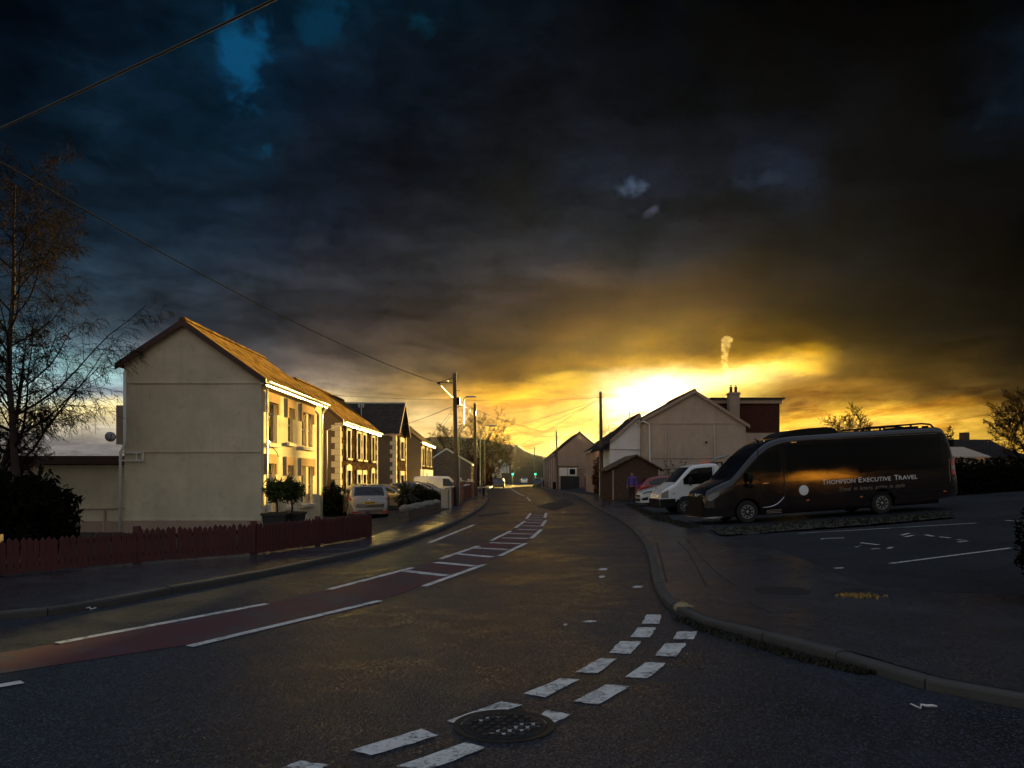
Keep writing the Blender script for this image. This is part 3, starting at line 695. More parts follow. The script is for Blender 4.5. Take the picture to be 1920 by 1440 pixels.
# dark planted strip between the minibus and the bays
sa, sb = [GR(1352, 1006), GR(1500, 996), GR(1650, 985), GR(1790, 972)], [GR(1330, 994), GR(1500, 983), GR(1650, 974), GR(1780, 963)]
struct(sheet([(p.x, p.y) for p in sa] + [(p.x, p.y) for p in sb[::-1]], lambda x, y: hr(x, y) + .05 + .03 * noise.noise(Vector((x * 3, y * 3, 0))), 'verge', 'soil', .25))
mb = MB(); rr = random.Random(17)
for i in range(1500):
    k = rr.random() * 3; j = min(2, int(k)); p = sa[j].lerp(sa[j + 1], k - j).lerp(sb[j].lerp(sb[j + 1], k - j), rr.random()); p.z = hr(p.x, p.y) + .07
    mb.leaf(p, rr.uniform(.03, .10), rr, .6, 1.8)
tag(mb.build('verge_weeds', 'grass_blade', uv=False, fix=False), 'low dead weeds on the dark strip beside the black minibus', 'weeds', kind='stuff')
# ------------------------------------------------------------------ houses
def wall_plane(mb, X, y0, y1, z0, z1, holes, side, depth=.16):
    ys = sorted({y0, y1, *[h[0] for h in holes], *[h[2] for h in holes]})
    zs = sorted({z0, z1, *[h[1] for h in holes], *[h[3] for h in holes]})
    for a, b in zip(ys, ys[1:]):
        for c, d in zip(zs, zs[1:]):
            my, mz = (a + b) / 2, (c + d) / 2
            if any(h[0] < my < h[2] and h[1] < mz < h[3] for h in holes): continue
            mb.quad((X, a, c), (X, b, c), (X, b, d), (X, a, d))
    xi = X - side * depth
    for h in holes:
        a, c, b, d = h[:4]
        mb.quad((X, a, c), (X, b, c), (xi, b, c), (xi, a, c)); mb.quad((X, a, d), (X, b, d), (xi, b, d), (xi, a, d))
        mb.quad((X, a, c), (X, a, d), (xi, a, d), (xi, a, c)); mb.quad((X, b, c), (X, b, d), (xi, b, d), (xi, b, c))
def window(root, X, side, h, kind='sash', frame='upvc_frame', depth=.12, fw=.055):
    a, c, b, d = h[:4]; xa, xb = X - side * (depth - .03), X - side * (depth + .04)
    f = MB(); e = .002
    f.box(xa, a + e, c + e, xb, a + fw, d - e); f.box(xa, b - fw, c + e, xb, b - e, d - e)
    f.box(xa, a + fw, c + e, xb, b - fw, c + fw); f.box(xa, a + fw, d - fw, xb, b - fw, d - e)
    if kind == 'sash': f.box(xa - side * .004, a + fw, (c + d) / 2 - .03, xb, b - fw, (c + d) / 2 + .03)
    if kind == 'top': f.box(xa - side * .004, a + fw, d - .42, xb, b - fw, d - .36)
    if kind == 'door':
        z = d - .42; f.box(xa - side * .004, a + fw, z, xb, b - fw, z + .06)
        o = f.build('door', frame, root)
        p = MB(); p.box(xa - side * .02, a + fw, c + fw, xb, b - fw, z); p.build('door_panel', 'brown_brick' if frame == 'none' else 'dark_vehicle_paint' if frame == 'red_timber' else frame, o)
        p = MB(); p.box(xa - side * .01, a + fw + .12, c + 1.0, xa - side * .015, b - fw - .12, z - .12)
        p.box(xa - side * .03, a + fw, z + .06, xb, b - fw, d - fw); p.build('pane', 'pane_glass', o)
        p = MB(); p.tube([(xa, b - fw - .06, c + .95), (xa + side * .04, b - fw - .06, c + .95), (xa + side * .04, b - fw - .16, c + .95)], .012, 5); p.build('handle', 'chrome', o)
        return o
    o = f.build('window', frame, root)
    p = MB(); p.box(xa - side * .03, a + fw, c + fw, xb, b - fw, d - fw); p.build('pane', 'pane_glass', o)
    return o
def house(name, label, xf, xb, y0, y1, zb, eave, apex, eave_b, wall, front, roofm, holes=(), kinds=(), group=None, ov=.22, gov=.14, barge='barge_board', gutter='white_plastic',
          frame='upvc_frame', down=True, lower=None, ridge='clay_tiles', winparts=True):
    side = 1 if xf > xb else -1; xa, za = apex
    t = thing(name, label, 'house', (xf, y0, zb), 0, group)
    w = MB()
    pts = [(xb, zb), (xf, zb), (xf, eave), (xa, za), (xb, eave_b)]
    for y in (y0, y1): w.add([(p[0], y, p[1]) for p in pts], [(0, 1, 2, 3, 4)])
    w.quad((xb, y0, zb), (xb, y1, zb), (xb, y1, eave_b), (xb, y0, eave_b))
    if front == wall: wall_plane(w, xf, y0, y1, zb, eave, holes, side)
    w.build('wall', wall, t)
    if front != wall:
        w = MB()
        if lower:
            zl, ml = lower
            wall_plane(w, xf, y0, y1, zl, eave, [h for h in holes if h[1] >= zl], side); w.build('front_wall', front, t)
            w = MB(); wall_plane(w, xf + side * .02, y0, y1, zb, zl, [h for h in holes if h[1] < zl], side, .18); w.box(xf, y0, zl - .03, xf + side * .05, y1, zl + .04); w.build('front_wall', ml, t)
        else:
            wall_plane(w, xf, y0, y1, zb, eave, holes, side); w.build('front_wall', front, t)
    for h, k in zip(holes, kinds):
        if winparts: window(t, xf, side, h, k, frame)
    # roof
    r = MB(); th = .11
    sf = (za - eave) / abs(xa - xf); sb = (za - eave_b) / abs(xa - xb)
    xo, zo = xf + side * ov, eave - sf * ov; xbo, zbo = xb - side * ov, eave_b - sb * ov
    r.prism([(xa, za + .012), (xo, zo + .012), (xo, zo + th), (xa, za + th * 1.15)], 'y', y0 - gov, y1 + gov)
    r.prism([(xa, za + .012), (xa, za + th * 1.15), (xbo, zbo + th), (xbo, zbo + .012)], 'y', y0 - gov, y1 + gov)
    ro = r.build('roof', roofm, t)
    rg = MB(); n = max(2, int((y1 - y0) / .45)); rr = random.Random(int(y0 * 7))
    for k in range(n):
        a = lerp(y0 - gov, y1 + gov, k / n); b = lerp(y0 - gov, y1 + gov, (k + 1) / n) - .015; q = za + th * 1.0 + rr.uniform(0, .015)
        rg.prism([(xa - .14, q - .04), (xa - .07, q + .06), (xa + .07, q + .06), (xa + .14, q - .04)], 'y', a, b)
    rg.build('ridge', ridge, ro)
    for y in (y0 - gov - .028, y1 + gov + .004):
        b = MB()
        for (ex, ez) in ((xo, zo), (xbo, zbo)):
            b.prism([(xa, za - .10), (xa, za + th + .01), (ex, ez + th + .01), (ex, ez - .10)], 'y', y, y + .024)
        b.build('barge_board', barge, t)
    s = MB(); s.box(xf + side * .005, y0 - gov + .01, zo - .05, xo - side * .03, y1 + gov - .01, zo - .02); s.box(xo - side * .03, y0 - gov + .01, zo - .12, xo - side * .002, y1 + gov - .01, zo + .01); s.build('soffit', gutter, t)
    gt = MB(); gr = .065; m = 8; vs = []
    for y in (y0 - gov, y1 + gov):
        for k in range(m + 1):
            an = math.pi + math.pi * k / m; vs.append((xo + side * (.06) + gr * math.cos(an), y, zo + .03 + gr * math.sin(an)))
    gt.add(vs, [(k, k + 1, m + 2 + k, m + 1 + k) for k in range(m)])
    go = gt.build('gutter', gutter, t, smooth=True, fix=False)
    if down:
        d = MB(); yy = y0 + .22 if down is True else down
        d.tube([(xo + side * .05, yy, zo - .03), (xo + side * .05, yy, zo - .1), (xf + side * .07, yy, zo - .4), (xf + side * .07, yy, zb + .1)], .035, 8); d.build('downpipe', gutter, go, smooth=True)
    return t
def surround(t, X, side, h, mat='pale_stone', w=.16, quoin=True, seed=0, proud=.05, sill=True, arch=True):
    a, c, b, d = h[:4]; m = MB(); x1 = X + side * proud; x0 = X - side * .1
    n = max(2, int((d - c) / .28))
    for k in range(n):
        z, z2 = lerp(c, d, k / n), lerp(c, d, (k + 1) / n) - .008; e = w * (1.45 if (k % 2 and quoin) else 1)
        m.box(x0, a - e, z, x1 - side * .002 * (k % 3), a - .001, z2); m.box(x0, b + .001, z, x1 - side * .002 * (k % 3), b + e, z2)
    if arch:
        pr = [(a - w * 1.3, d), (a - w * 1.1, d + w * 1.5), ((a + b) / 2 - .09, d + w * 2.1), ((a + b) / 2 + .09, d + w * 2.1), (b + w * 1.1, d + w * 1.5), (b + w * 1.3, d)]
    else: pr = [(a - w * 1.3, d), (a - w * 1.3, d + w * 1.6), (b + w * 1.3, d + w * 1.6), (b + w * 1.3, d)]
    m.prism(pr, 'x', x0, x1 + side * .01)
    m.build('window_surround', mat, t)
    if sill:
        s = MB(); s.prism([(X - side * .1, c - .13), (X + side * .12, c - .13), (X + side * .12, c - .03), (X - side * .1, c)], 'y', a - w, b + w); s.build('sill', mat, t)
# --- near cream house
X1 = -8.34
H1 = [(26.30, 2.80, 27.34, 4.2), (28.65, 2.92, 29.35, 4.2), (30.55, 2.85, 31.25, 4.2), (31.5, 2.85, 32.2, 4.2),
      (26.1, -.22, 27.1, 2.08), (28.5, .55, 29.2, 2.05), (30.45, .55, 31.2, 2.05), (31.5, .55, 32.25, 2.05)]
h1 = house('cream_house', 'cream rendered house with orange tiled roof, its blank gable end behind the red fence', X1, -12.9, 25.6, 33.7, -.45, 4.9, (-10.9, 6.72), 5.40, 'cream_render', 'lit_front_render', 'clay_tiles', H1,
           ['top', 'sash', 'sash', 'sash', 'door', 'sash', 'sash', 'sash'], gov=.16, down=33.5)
def hood(h, left=True):
    a, c, b, d = h; m = MB(); x0, x1 = X1 - .1, X1 + .055
    m.box(x0, a - .2, d - .0, x1, b + .2, d + .32)
    m.box(x0, a - .2, d - .38, x1 - .003, a - .003, d - .003); m.box(x0, b + .003, d - .38, x1 - .003, b + .2, d - .003)
    m.build('window_surround', 'orange_stone', h1)
    s = MB(); s.prism([(X1 - .1, c - .15), (X1 + .11, c - .15), (X1 + .11, c - .04), (X1 - .1, c)], 'y', a - .16, b + .16)
    if c > .3: s.build('sill', 'pale_stone', h1)
for h in (H1[0], H1[1], (30.55, 2.85, 32.2, 4.2), (26.1, 0, 27.1, 2.08), H1[5], (30.45, .55, 32.25, 2.05)): hood(h)
m = MB()
for z, hh in ((4.72, .045), (2.43, .05), (.16, .05)): m.box(-12.9, 25.565, z, -8.345, 25.598, z + hh)
m.build('string_course', 'cream_render', h1)
m = MB(); m.box(-12.92, 25.55, -.45, -8.33, 25.597, .15); m.build('plinth', 'brown_render', h1)
m = MB(); m.tube([(-12.84, 25.52, 5.1), (-12.84, 25.52, 2.75), (-12.9, 25.52, 2.55), (-12.98, 25.52, 2.45), (-13.0, 25.52, -.2)], .05, 8)
m.build('downpipe', 'white_plastic', h1, smooth=True)
m = MB(); m.bar((-12.98, 25.53, 2.42), (-12.25, 25.53, 2.42), .05); m.bar((-12.98, 25.53, 2.16), (-12.25, 25.53, 2.16), .05); m.bar((-12.25, 25.53, 2.45), (-12.25, 25.53, 2.13), .05); m.bar((-12.45, 25.53, 2.42), (-12.45, 25.53, 2.16), .04)
m.build('waste_pipe', 'white_plastic', h1)
m = MB(); m.tube([(X1 + .06, 26.0, 4.6), (X1 + .06, 26.0, -.2)], .035, 8); m.build('downpipe', 'white_plastic', h1, smooth=True)
m = MB(); m.tube([(X1 + .02, 26.6, 2.7), (X1 + .25, 26.5, 2.45), (X1 + .3, 26.5, 2.3)], .012, 4); m.build('wall_cable', 'cable_rubber', h1)
d = MB(); d.lathe([(.02, 0), (.14, .015), (.24, .05), (.31, .11), (.30, .115), (.23, .06), (.13, .025), (.01, .012)], 20, 'y')
do = d.build('satellite_dish', 'galv', h1, world=False, smooth=True); do.location = Vector((-13.22, 25.35, 2.95)) - h1.location; do.rotation_euler = (R(-10), 0, R(35)); do.scale = (.55, .55, .55)
a = MB(); a.bar((0, .02, -.2), (0, -.28, 0), .025); a.ball((0, -.29, .02), .05); a.bar((0, .05, 0), (.3, .15, -.05), .04); a.build('dish_arm', 'black_plastic', do, world=False)
m = MB(); m.box(-13.18, 25.62, 2.7, -12.9, 26.5, 4.0); m.build('boiler_vent_box', 'grey_render', h1)
# flat roofed annex
an = thing('flat_annex', 'low flat roofed cream annex attached left of the cream house', 'extension', (-13.0, 26.0, -.4))
m = MB(); m.box(-16.6, 26.0, -.4, -12.92, 32, 2.02); m.build('wall', 'cream_render', an)
m = MB(); m.box(-16.9, 25.75, 2.05, -12.91, 32.2, 2.32); m.build('roof', 'barge_board', an)
m = MB(); m.tube([(-13.75, 25.95, .5), (-13.75, 25.95, -.3)], .04, 6); m.tube([(-15.2, 25.95, .52), (-13.1, 25.95, .56)], .03, 6); m.build('waste_pipe', 'grey_render', an)
m = MB(); m.box(-16.62, 25.94, -.4, -12.93, 25.99, .12); m.build('plinth', 'brown_render', an)
# --- stone house
X2 = -8.5
H2 = [(39.55, 2.62, 40.35, 4.02), (42.15, 2.62, 43.0, 4.02), (43.75, 2.62, 44.6, 4.02), (46.55, 2.62, 47.35, 4.02),
      (39.5, -.22, 40.45, 1.95), (42.2, .3, 43.05, 1.75), (43.8, .3, 44.65, 1.75), (46.5, .3, 47.3, 1.85)]
h2 = house('stone_house', 'rubble stone two storey house with pale window surrounds behind the silver car', X2, -12.7, 38, 48.6, -.5, 4.5, (-10.7, 6.35), 4.9, 'dark_render', 'rubble_stone', 'clay_tiles', H2,
           ['sash'] * 4 + ['door'] + ['sash'] * 3, down=False)
for i, h in enumerate(H2): surround(h2, X2, 1, h, seed=i, sill=i != 4, arch=i not in (5, 6))
def quoins(t, X, side, y, dirn, z0, z1, mat='pale_stone', both=True, hh=.3):
    m = MB(); k = 0; z = z0
    while z < z1 - .05:
        l = .42 if k % 2 else .24; l2 = .24 if k % 2 else .42
        ya, yb = y - dirn * .03, y + dirn * l
        m.box(X - side * (l2 if both else .1), ya, z, X + side * .03, yb, min(z1, z + hh) - .012); z += hh; k += 1
    m.build('quoin', mat, t)
quoins(h2, X2, 1, 38, 1, -.3, 4.3); quoins(h2, X2, 1, 48.6, -1, -.3, 4.3)
m = MB(); m.tube([(X2 + .28, 38.0, 4.2), (X2 - .3, 37.93, 4.05), (X2 - .62, 37.93, 3.9), (X2 - .62, 37.93, -.3)], .045, 8); m.build('downpipe', 'white_plastic', h2, smooth=True)
# --- dark slate house with its gable to the road
h3 = thing('slate_roof_house', 'dark stone house with a steep gable to the road and a wide slate roof', 'house', (-8.3, 55, -.5))
m = MB(); y0, y1, X3 = 55.0, 60.4, -8.3; ym = (y0 + y1) / 2
m.quad((-16, y0, -.5), (X3, y0, -.5), (X3, y0, 4.9), (-16, y0, 4.9)); m.quad((-16, y1, -.5), (X3, y1, -.5), (X3, y1, 4.9), (-16, y1, 4.9))
m.add([(-16, y0, -.5), (-16, y1, -.5), (-16, y1, 4.9), (-16, ym, 7.05), (-16, y0, 4.9)], [(0, 1, 2, 3, 4)]); m.build('wall', 'dark_render', h3)
H3 = [(56.9, 3.0, 58.5, 4.25), (56.9, .2, 58.5, 1.75)]
m = MB(); wall_plane(m, X3, y0, y1, -.5, 4.9, H3, 1); m.add([(X3, y0, 4.9), (X3, y1, 4.9), (X3, ym, 7.05)], [(0, 1, 2)]); m.build('front_wall', 'rubble_stone', h3)
for h in H3: window(h3, X3, 1, h, 'sash'); surround(h3, X3, 1, h, w=.2, proud=.09, arch=False)
quoins(h3, X3, 1, y0, 1, -.3, 4.7); quoins(h3, X3, 1, y1, -1, -.3, 4.7)
m = MB(); rs = (7.05 - 4.9) / (ym - y0)
for yy, sg in ((y0, 1), (y1, -1)):
    e = yy - sg * .25; ze = 4.9 - rs * .25
    m.prism([(ym, 7.06), (e, ze + .01), (e, ze + .11), (ym, 7.18)], 'x', -16.3, X3 + .3)
m.build('roof', 'slate', h3)
m = MB()
for yy, sg in ((y0, 1), (y1, -1)):
    e = yy - sg * .27; ze = 4.9 - rs * .25; m.prism([(ym, 7.02), (e, ze - .03), (e, ze + .12), (ym, 7.19)], 'x', X3 + .302, X3 + .33)
m.box(-16.3, y0 - .30, 4.58, X3 + .3, y0 - .24, 4.68); m.build('barge_board', 'grey_render', h3)
m = MB(); m.tube([(-16.3, ym, 7.18), (X3 + .34, ym, 7.18)], .07, 8); m.build('ridge', 'pale_stone', h3)
m = MB(); m.bar((-11.0, 56.2, 6.0), (-11.0, 56.2, 7.0), .06); m.bar((-11.25, 56.2, 6.9), (-10.75, 56.2, 6.9), .04); m.box(-11.2, 56.1, 6.7, -11.1, 56.2, 7.0); m.box(-10.9, 56.1, 6.7, -10.8, 56.2, 7.0); m.build('aerial', 'galv', h3)
# --- house with white ground floor
X4 = -8.3
H4 = [(71.2, 2.75, 72.4, 4.25), (74.6, 2.75, 75.6, 4.25), (77.6, 2.75, 78.8, 4.25), (71.2, .3, 72.4, 1.75), (74.4, -.2, 75.6, 2.0), (77.6, .3, 78.8, 1.75)]
h4 = house('white_fronted_house', 'stone house with a white painted ground floor beyond the slate roofed gable', X4, -12.9, 69.6, 80.6, -.5, 4.95, (-10.6, 6.75), 5.0, 'dark_render', 'rubble_stone', 'old_slate', H4, ['sash'] * 4 + ['door', 'sash'], lower=(2.3, 'white_render'), down=70.0)
for h in H4[:3]: surround(h4, X4, 1, h, w=.14)
# --- bungalow with its gable to the camera
h5 = house('stone_bungalow', 'small dark stone bungalow gable with pale barge boards between the two left telegraph poles', -5.75, -11.0, 108, 117, -.5, 3.55, (-9.2, 5.6), 4.4, 'dark_stone', 'dark_stone', 'slate', [(109.5, .6, 111, 2.2), (113, .6, 114.5, 2.2)], ['sash'] * 2, barge='white_plastic', down=False)
# --- far houses down the road
rows = [(-.9, -6, 236, 247, 5.2, 'white_render', 'far white house lit yellow at the end of the road'),
        (-3.4, -9.5, 200, 212, 5.0, 'grey_render', 'far grey house left of the road behind the bare tree'), (-3.2, -9, 216, 230, 5.2, 'white_render', 'far pale house left of the road next to the green light')]
for xf, xb, a, b, e, mt, lab in rows:
    house('far_house', lab, xf, xb, a, b, -.5, e, ((xf + xb) / 2, e + 2.2), e, mt, mt, 'slate', [(a + 2, 3, a + 3.5, 4.4), (a + 6, 3, a + 7.5, 4.4), (a + 2, .6, a + 3.5, 2.1), (a + 6, .6, a + 7.5, 2.1)], ['sash'] * 4, group='far houses along the road', down=False)
# --- right side: big rendered gable
r1 = house('big_gable_house', 'tall brown grey rendered gable house behind the white flatbed van', 8.97, 15.8, 52, 60.5, -.3, 5.55, (12.3, 7.38), 5.15, 'grey_render', 'grey_render', 'slate', gov=.2, barge='brown_render', down=False)
m = MB()
for z in (5.22, 2.88): m.box(8.98, 51.955, z, 15.79, 51.998, z + .05)
m.build('string_course', 'grey_render', r1)
m = MB(); m.tube([(8.8, 51.8, 5.4), (9.25, 51.92, 5.2), (9.3, 51.92, 2.9), (9.45, 51.92, .3)], .05, 8); m.build('downpipe', 'white_plastic', r1, smooth=True)
m = MB(); m.tube([(13.65, 51.93, 5.15), (13.75, 51.93, .3)], .06, 8); m.build('downpipe', 'grey_render', r1, smooth=True)
m = MB(); m.tube([(10.35, 51.93, 4.9), (10.4, 51.93, .3)], .035, 6); m.build('downpipe', 'grey_render', r1, smooth=True)
m = MB(); m.box(13.05, 51.85, 3.9, 13.17, 51.95, 4.02); m.build('vent', 'black_plastic', r1)
m = MB(); m.box(8.98, 51.94, -.3, 15.79, 51.996, 1.2); m.build('plinth', 'brown_render', r1)
dm = thing('rear_wing', 'tall flat roofed wing with dark red hung tiles behind the big gable', 'extension', (16, 55, 0))
m = MB(); m.box(14.3, 55, -.3, 19.05, 61, 4.8); m.build('wall', 'grey_render', dm)
m = MB(); m.box(14.25, 54.94, 4.81, 19.1, 61.05, 6.86); m.build('hung_tiling', 'hung_tiles', dm)
m = MB(); m.box(14.2, 54.8, 6.865, 19.25, 61.1, 7.15); m.build('fascia', 'brown_render', dm); m = MB(); m.box(14.1, 54.65, 7.155, 19.4, 61.2, 7.27); m.build('roof', 'dark_felt', dm)
ch = MB(); ch.box(15.28, 54.0, 4.8, 15.98, 54.7, 7.58); ch.box(15.22, 53.95, 7.42, 16.04, 54.75, 7.52)
co = ch.build('chimney', 'brown_render', r1)
for x in (15.46, 15.8):
    p = MB(); p.lathe([(.11, 7.58), (.10, 7.9), (.12, 7.93), (.12, 7.98), (.07, 7.98)], 10, c=(x, 54.35, 0)); p.lathe([(.15, 8.08), (.02, 8.14)], 10, c=(x, 54.35, 0)); p.bar((x, 54.35, 7.95), (x, 54.35, 8.1), .03); p.build('chimney_pot', 'brown_brick', co)
# --- white gable and the house behind it
r2 = house('white_gable_house', 'white rendered gable house between the brick garage and the big gable', 6.8, 8.93, 53.5, 60, -.3, 4.1, (8.8, 5.85), 5.78, 'white_render', 'white_render', 'slate', ov=.03, gov=.2, barge='brown_render', gutter='brown_render', down=False)
m = MB(); m.prism([(6.12, 3.5), (6.79, 4.06), (6.79, 4.2), (6.12, 3.62)], 'y', 53.3, 60.2); m.build('eave_roof', 'slate', r2)
m = MB(); m.bar((8.55, 56, 5.6), (8.55, 56, 6.75), .06); m.bar((8.45, 56, 6.7), (8.65, 56, 6.7), .05); m.build('flue', 'galv', r2)
m = MB(); m.tube([(6.75, 53.4, 3.55), (8.9, 53.4, 3.5)], .02, 5); m.build('wall_cable', 'cable_rubber', r2)
house('brown_house', 'brown rendered house showing a strip behind the white gable', 7.5, 13.5, 69, 78, -.3, 4.2, (10.6, 6.3), 4.3, 'brown_render', 'brown_render', 'slate', down=False)
house('sun_block_house', 'house added far behind the white gable and the garage to keep sun off the road', 11.9, 19, 98, 112, -.3, 6.4, (14.2, 7.9), 5.5, 'brown_render', 'brown_render', 'slate', down=False)  # added so that its roof keeps low sun off the left road
# --- terrace
def terrace(i, y, lab):
    hs = [(y + .8, 2.9, y + 1.8, 4.3), (y + 3.4, 2.9, y + 4.4, 4.3), (y + .8, .05, y + 1.7, 2.15), (y + 3.0, .6, y + 4.7, 2.15)]
    return house('terraced_house', lab, 5.75, 11.6, y, y + 5.6, -.3, 4.86, (8.8, 7.42), 5.1, 'brown_render', 'brown_render', 'slate', hs, ['sash', 'sash', 'door', 'sash'], group='terraced houses right of the road', gov=.001, down=y + 5.3)
tlabs = ['nearest terraced house, its wide brown gable facing the road bend', 'second terraced house behind the wide brown gable']
t0 = terrace(0, 100, tlabs[0])
t1 = terrace(1, 105.605, 'one of the terraced houses receding behind the wide brown gable end')
for k in range(2, 11):
    c_ = copy_tree(t1); c_.location.y += 5.605 * (k - 1)
    if k > 3: c_.location.x += .02 * (k - 3) ** 2
m = MB()
for z in (5.0, 2.6): m.box(5.76, 99.955, z, 11.59, 99.998, z + .06)
m.build('string_course', 'brown_render', t0)
cs = thing('side_porch', 'low side porch with a white framed window against the terrace gable', 'porch', (7, 97, 0))
m = MB(); m.box(5.95, 97.5, -.2, 8.35, 99.94, 2.9); m.build('wall', 'brown_render', cs); m = MB(); m.box(5.9, 97.4, 2.91, 8.45, 99.93, 3.0); m.build('roof', 'dark_felt', cs)
m = MB(); m.box(7.1, 97.42, 1.8, 8.2, 97.49, 2.8); wf = m.build('window', 'upvc_frame', cs); m = MB(); m.box(7.3, 97.41, 1.95, 8.0, 97.416, 2.65); m.build('pane', 'pane_glass', wf)
m = MB(); m.box(6.0, 97.43, 1.8, 7.0, 97.49, 2.8); [m.box(6.0 + k * .25, 97.42, 1.8, 6.03 + k * .25, 97.429, 2.8) for k in range(4)]; m.build('cladding', 'upvc_frame', cs)
fl = MB(); fl.box(6.0, 95, -.2, 7.35, 95.2, 1.75); fl.box(7.36, 95.0, -.2, 8.3, 95.05, 1.7); tag(fl.build('board_fence', 'dark_felt'), 'dark board fence and gate below the white framed porch window', 'fence')
bw = MB(); bw.box(8.5, 90, -.2, 10.4, 90.3, 1.45); bw.box(8.45, 89.95, 1.46, 10.45, 90.35, 1.55); tag(bw.build('garden_wall', 'red_brick'), 'red brick garden wall right of the terrace gable', 'wall')
for x in (8.6, 10.1):
    p = MB(); p.lathe([(.13, 1.55), (.1, 1.7), (.16, 1.85), (.12, 2.0), (.02, 2.1)], 10, c=(x, 90.15, 0)); tag(p.build('wall_urn', 'brown_render', smooth=True), 'small urn on the %s end of the red brick garden wall' % ('left' if x < 9 else 'right'), 'urn')
bw = MB(); bw.box(7.55, 72, -.2, 8.6, 72.25, .85); bw.box(7.5, 71.95, .86, 8.65, 72.3, .95); tag(bw.build('garden_wall', 'red_brick'), 'short low red brick wall beside the dark conifer bush', 'wall')
# --- brick garage
gz = hr(8, 52)
GY = 48.0
ga = thing('brick_garage', 'small brown brick garage with a low pitched roof behind the person', 'garage', (7.6, 48, 0))
xa_, xb_, xm = 6.15, 9.2, 7.75
m = MB(); pts = [(xa_, -.2), (xb_, -.2), (xb_, 2.1), (xm, 2.93), (xa_, 2.1)]
for y in (48, 52.5): m.add([(p[0], y, p[1]) for p in pts], [(0, 1, 2, 3, 4)])
m.quad((xa_, 48, -.2), (xa_, 52.5, -.2), (xa_, 52.5, 2.1), (xa_, 48, 2.1)); m.quad((xb_, 48, -.2), (xb_, 52.5, -.2), (xb_, 52.5, 2.1), (xb_, 48, 2.1)); m.build('wall', 'brown_brick', ga)
m = MB(); m.prism([(xm, 2.94), (xa_ - .25, 2.0), (xa_ - .25, 2.08), (xm, 3.03)], 'y', 47.75, 52.9); m.prism([(xm, 2.94), (xm, 3.03), (xb_ + .25, 2.08), (xb_ + .25, 2.0)], 'y', 47.75, 52.9); m.build('roof', 'old_slate', ga)
m = MB(); m.tube([(xa_ + .15, 47.93, 2.05), (xa_ + .15, 47.93, .2)], .035, 6); m.tube([(xb_ - .05, 47.9, 2.1), (xb_ - .15, 47.9, .2)], .035, 6); m.build('downpipe', 'grey_render', ga)
# --- low houses beyond the hedge on the far right
for i, (a, b, d, h_, e, mt, lab) in enumerate([(1772, 1888, 60, 822, 848, 'dark_render', 'long low dark roofed house beyond the hedge behind the minibus'), (1792, 1846, 46, 836, 858, 'grey_render', 'grey roofed shed in front of the long dark roof'),
                                              (1846, 1932, 50, 842, 860, 'brown_render', 'brown shed beyond the hedge at the right edge')]):
    p, q = P(a, e, d), P(b, e, d); top = P(a, h_, d).z
    t = thing('low_house' if i == 0 else 'garden_shed', lab, 'house' if i == 0 else 'shed', (p.x, d, 0))
    m = MB(); m.box(p.x, d, -.2, q.x, d + 5, p.z); m.build('wall', mt, t)
    m = MB(); m.prism([(d - .3, p.z - .02), (d - .3, p.z + .06), (d + 2.5, top + .04), (d + 5.3, p.z + .06), (d + 5.3, p.z - .02), (d + 2.5, top - .04)], 'x', p.x - .2, q.x + .2); m.build('roof', 'slate' if i != 1 else 'grey_render', t)
    if i == 0:
        m = MB(); cx = P(1808, 830, d + 2.5).x; m.box(cx - .25, d + 2.2, top - .3, cx + .25, d + 2.8, top + .6); m.build('chimney', 'brown_brick', t)
# ------------------------------------------------------------------ hills
def hill(name, pts, d, depth, mat, back=False):
    """ridge given by (px, py) at distance d; a real slope with depth in front of and behind it"""
    rr = random.Random(5); m = MB(); n = len(pts) ; vs = []
    xs = []
    for i in range(n - 1):
        for k in range(8):
            t = k / 8; xs.append((lerp(pts[i][0], pts[i + 1][0], t), lerp(pts[i][1], pts[i + 1][1], t)))
    xs.append(pts[-1]); rows = 9
    for px, py in xs:
        p = P(px, py, d)
        for j in range(rows):
            f = j / (rows - 1); y = d - depth + 1.3 * depth * f
            z = lerp(-.6, p.z, math.sin(min(1, f * 1.3) * math.pi / 2) ** 1.3) if f <= .77 else p.z * (1 - (f - .77) * 1.5)
            z += noise.noise(Vector((p.x * .03, y * .05, 0))) * 2.0 * min(1, f * 2) * (0 if .6 < f < .8 else 1) if p.z > 3 else 0
            vs.append((p.x + noise.noise(Vector((p.x * .02, y * .02, 5))) * 4, y, max(-.6, z)))
    m.add(vs, [(i * rows + j, i * rows + j + 1, (i + 1) * rows + j + 1, (i + 1) * rows + j) for i in range(len(xs) - 1) for j in range(rows - 1)])
    return struct(m.build(name, mat, smooth=True, uv=False))
hill('hill', [(-300, 885), (100, 868), (400, 860), (700, 830), (800, 819), (850, 818), (910, 826), (944, 833), (967, 835), (980, 843), (998, 851), (1023, 856), (1060, 868), (1150, 876), (1400, 880), (1700, 878), (2300, 884)], 262, 34, 'hill_grass')
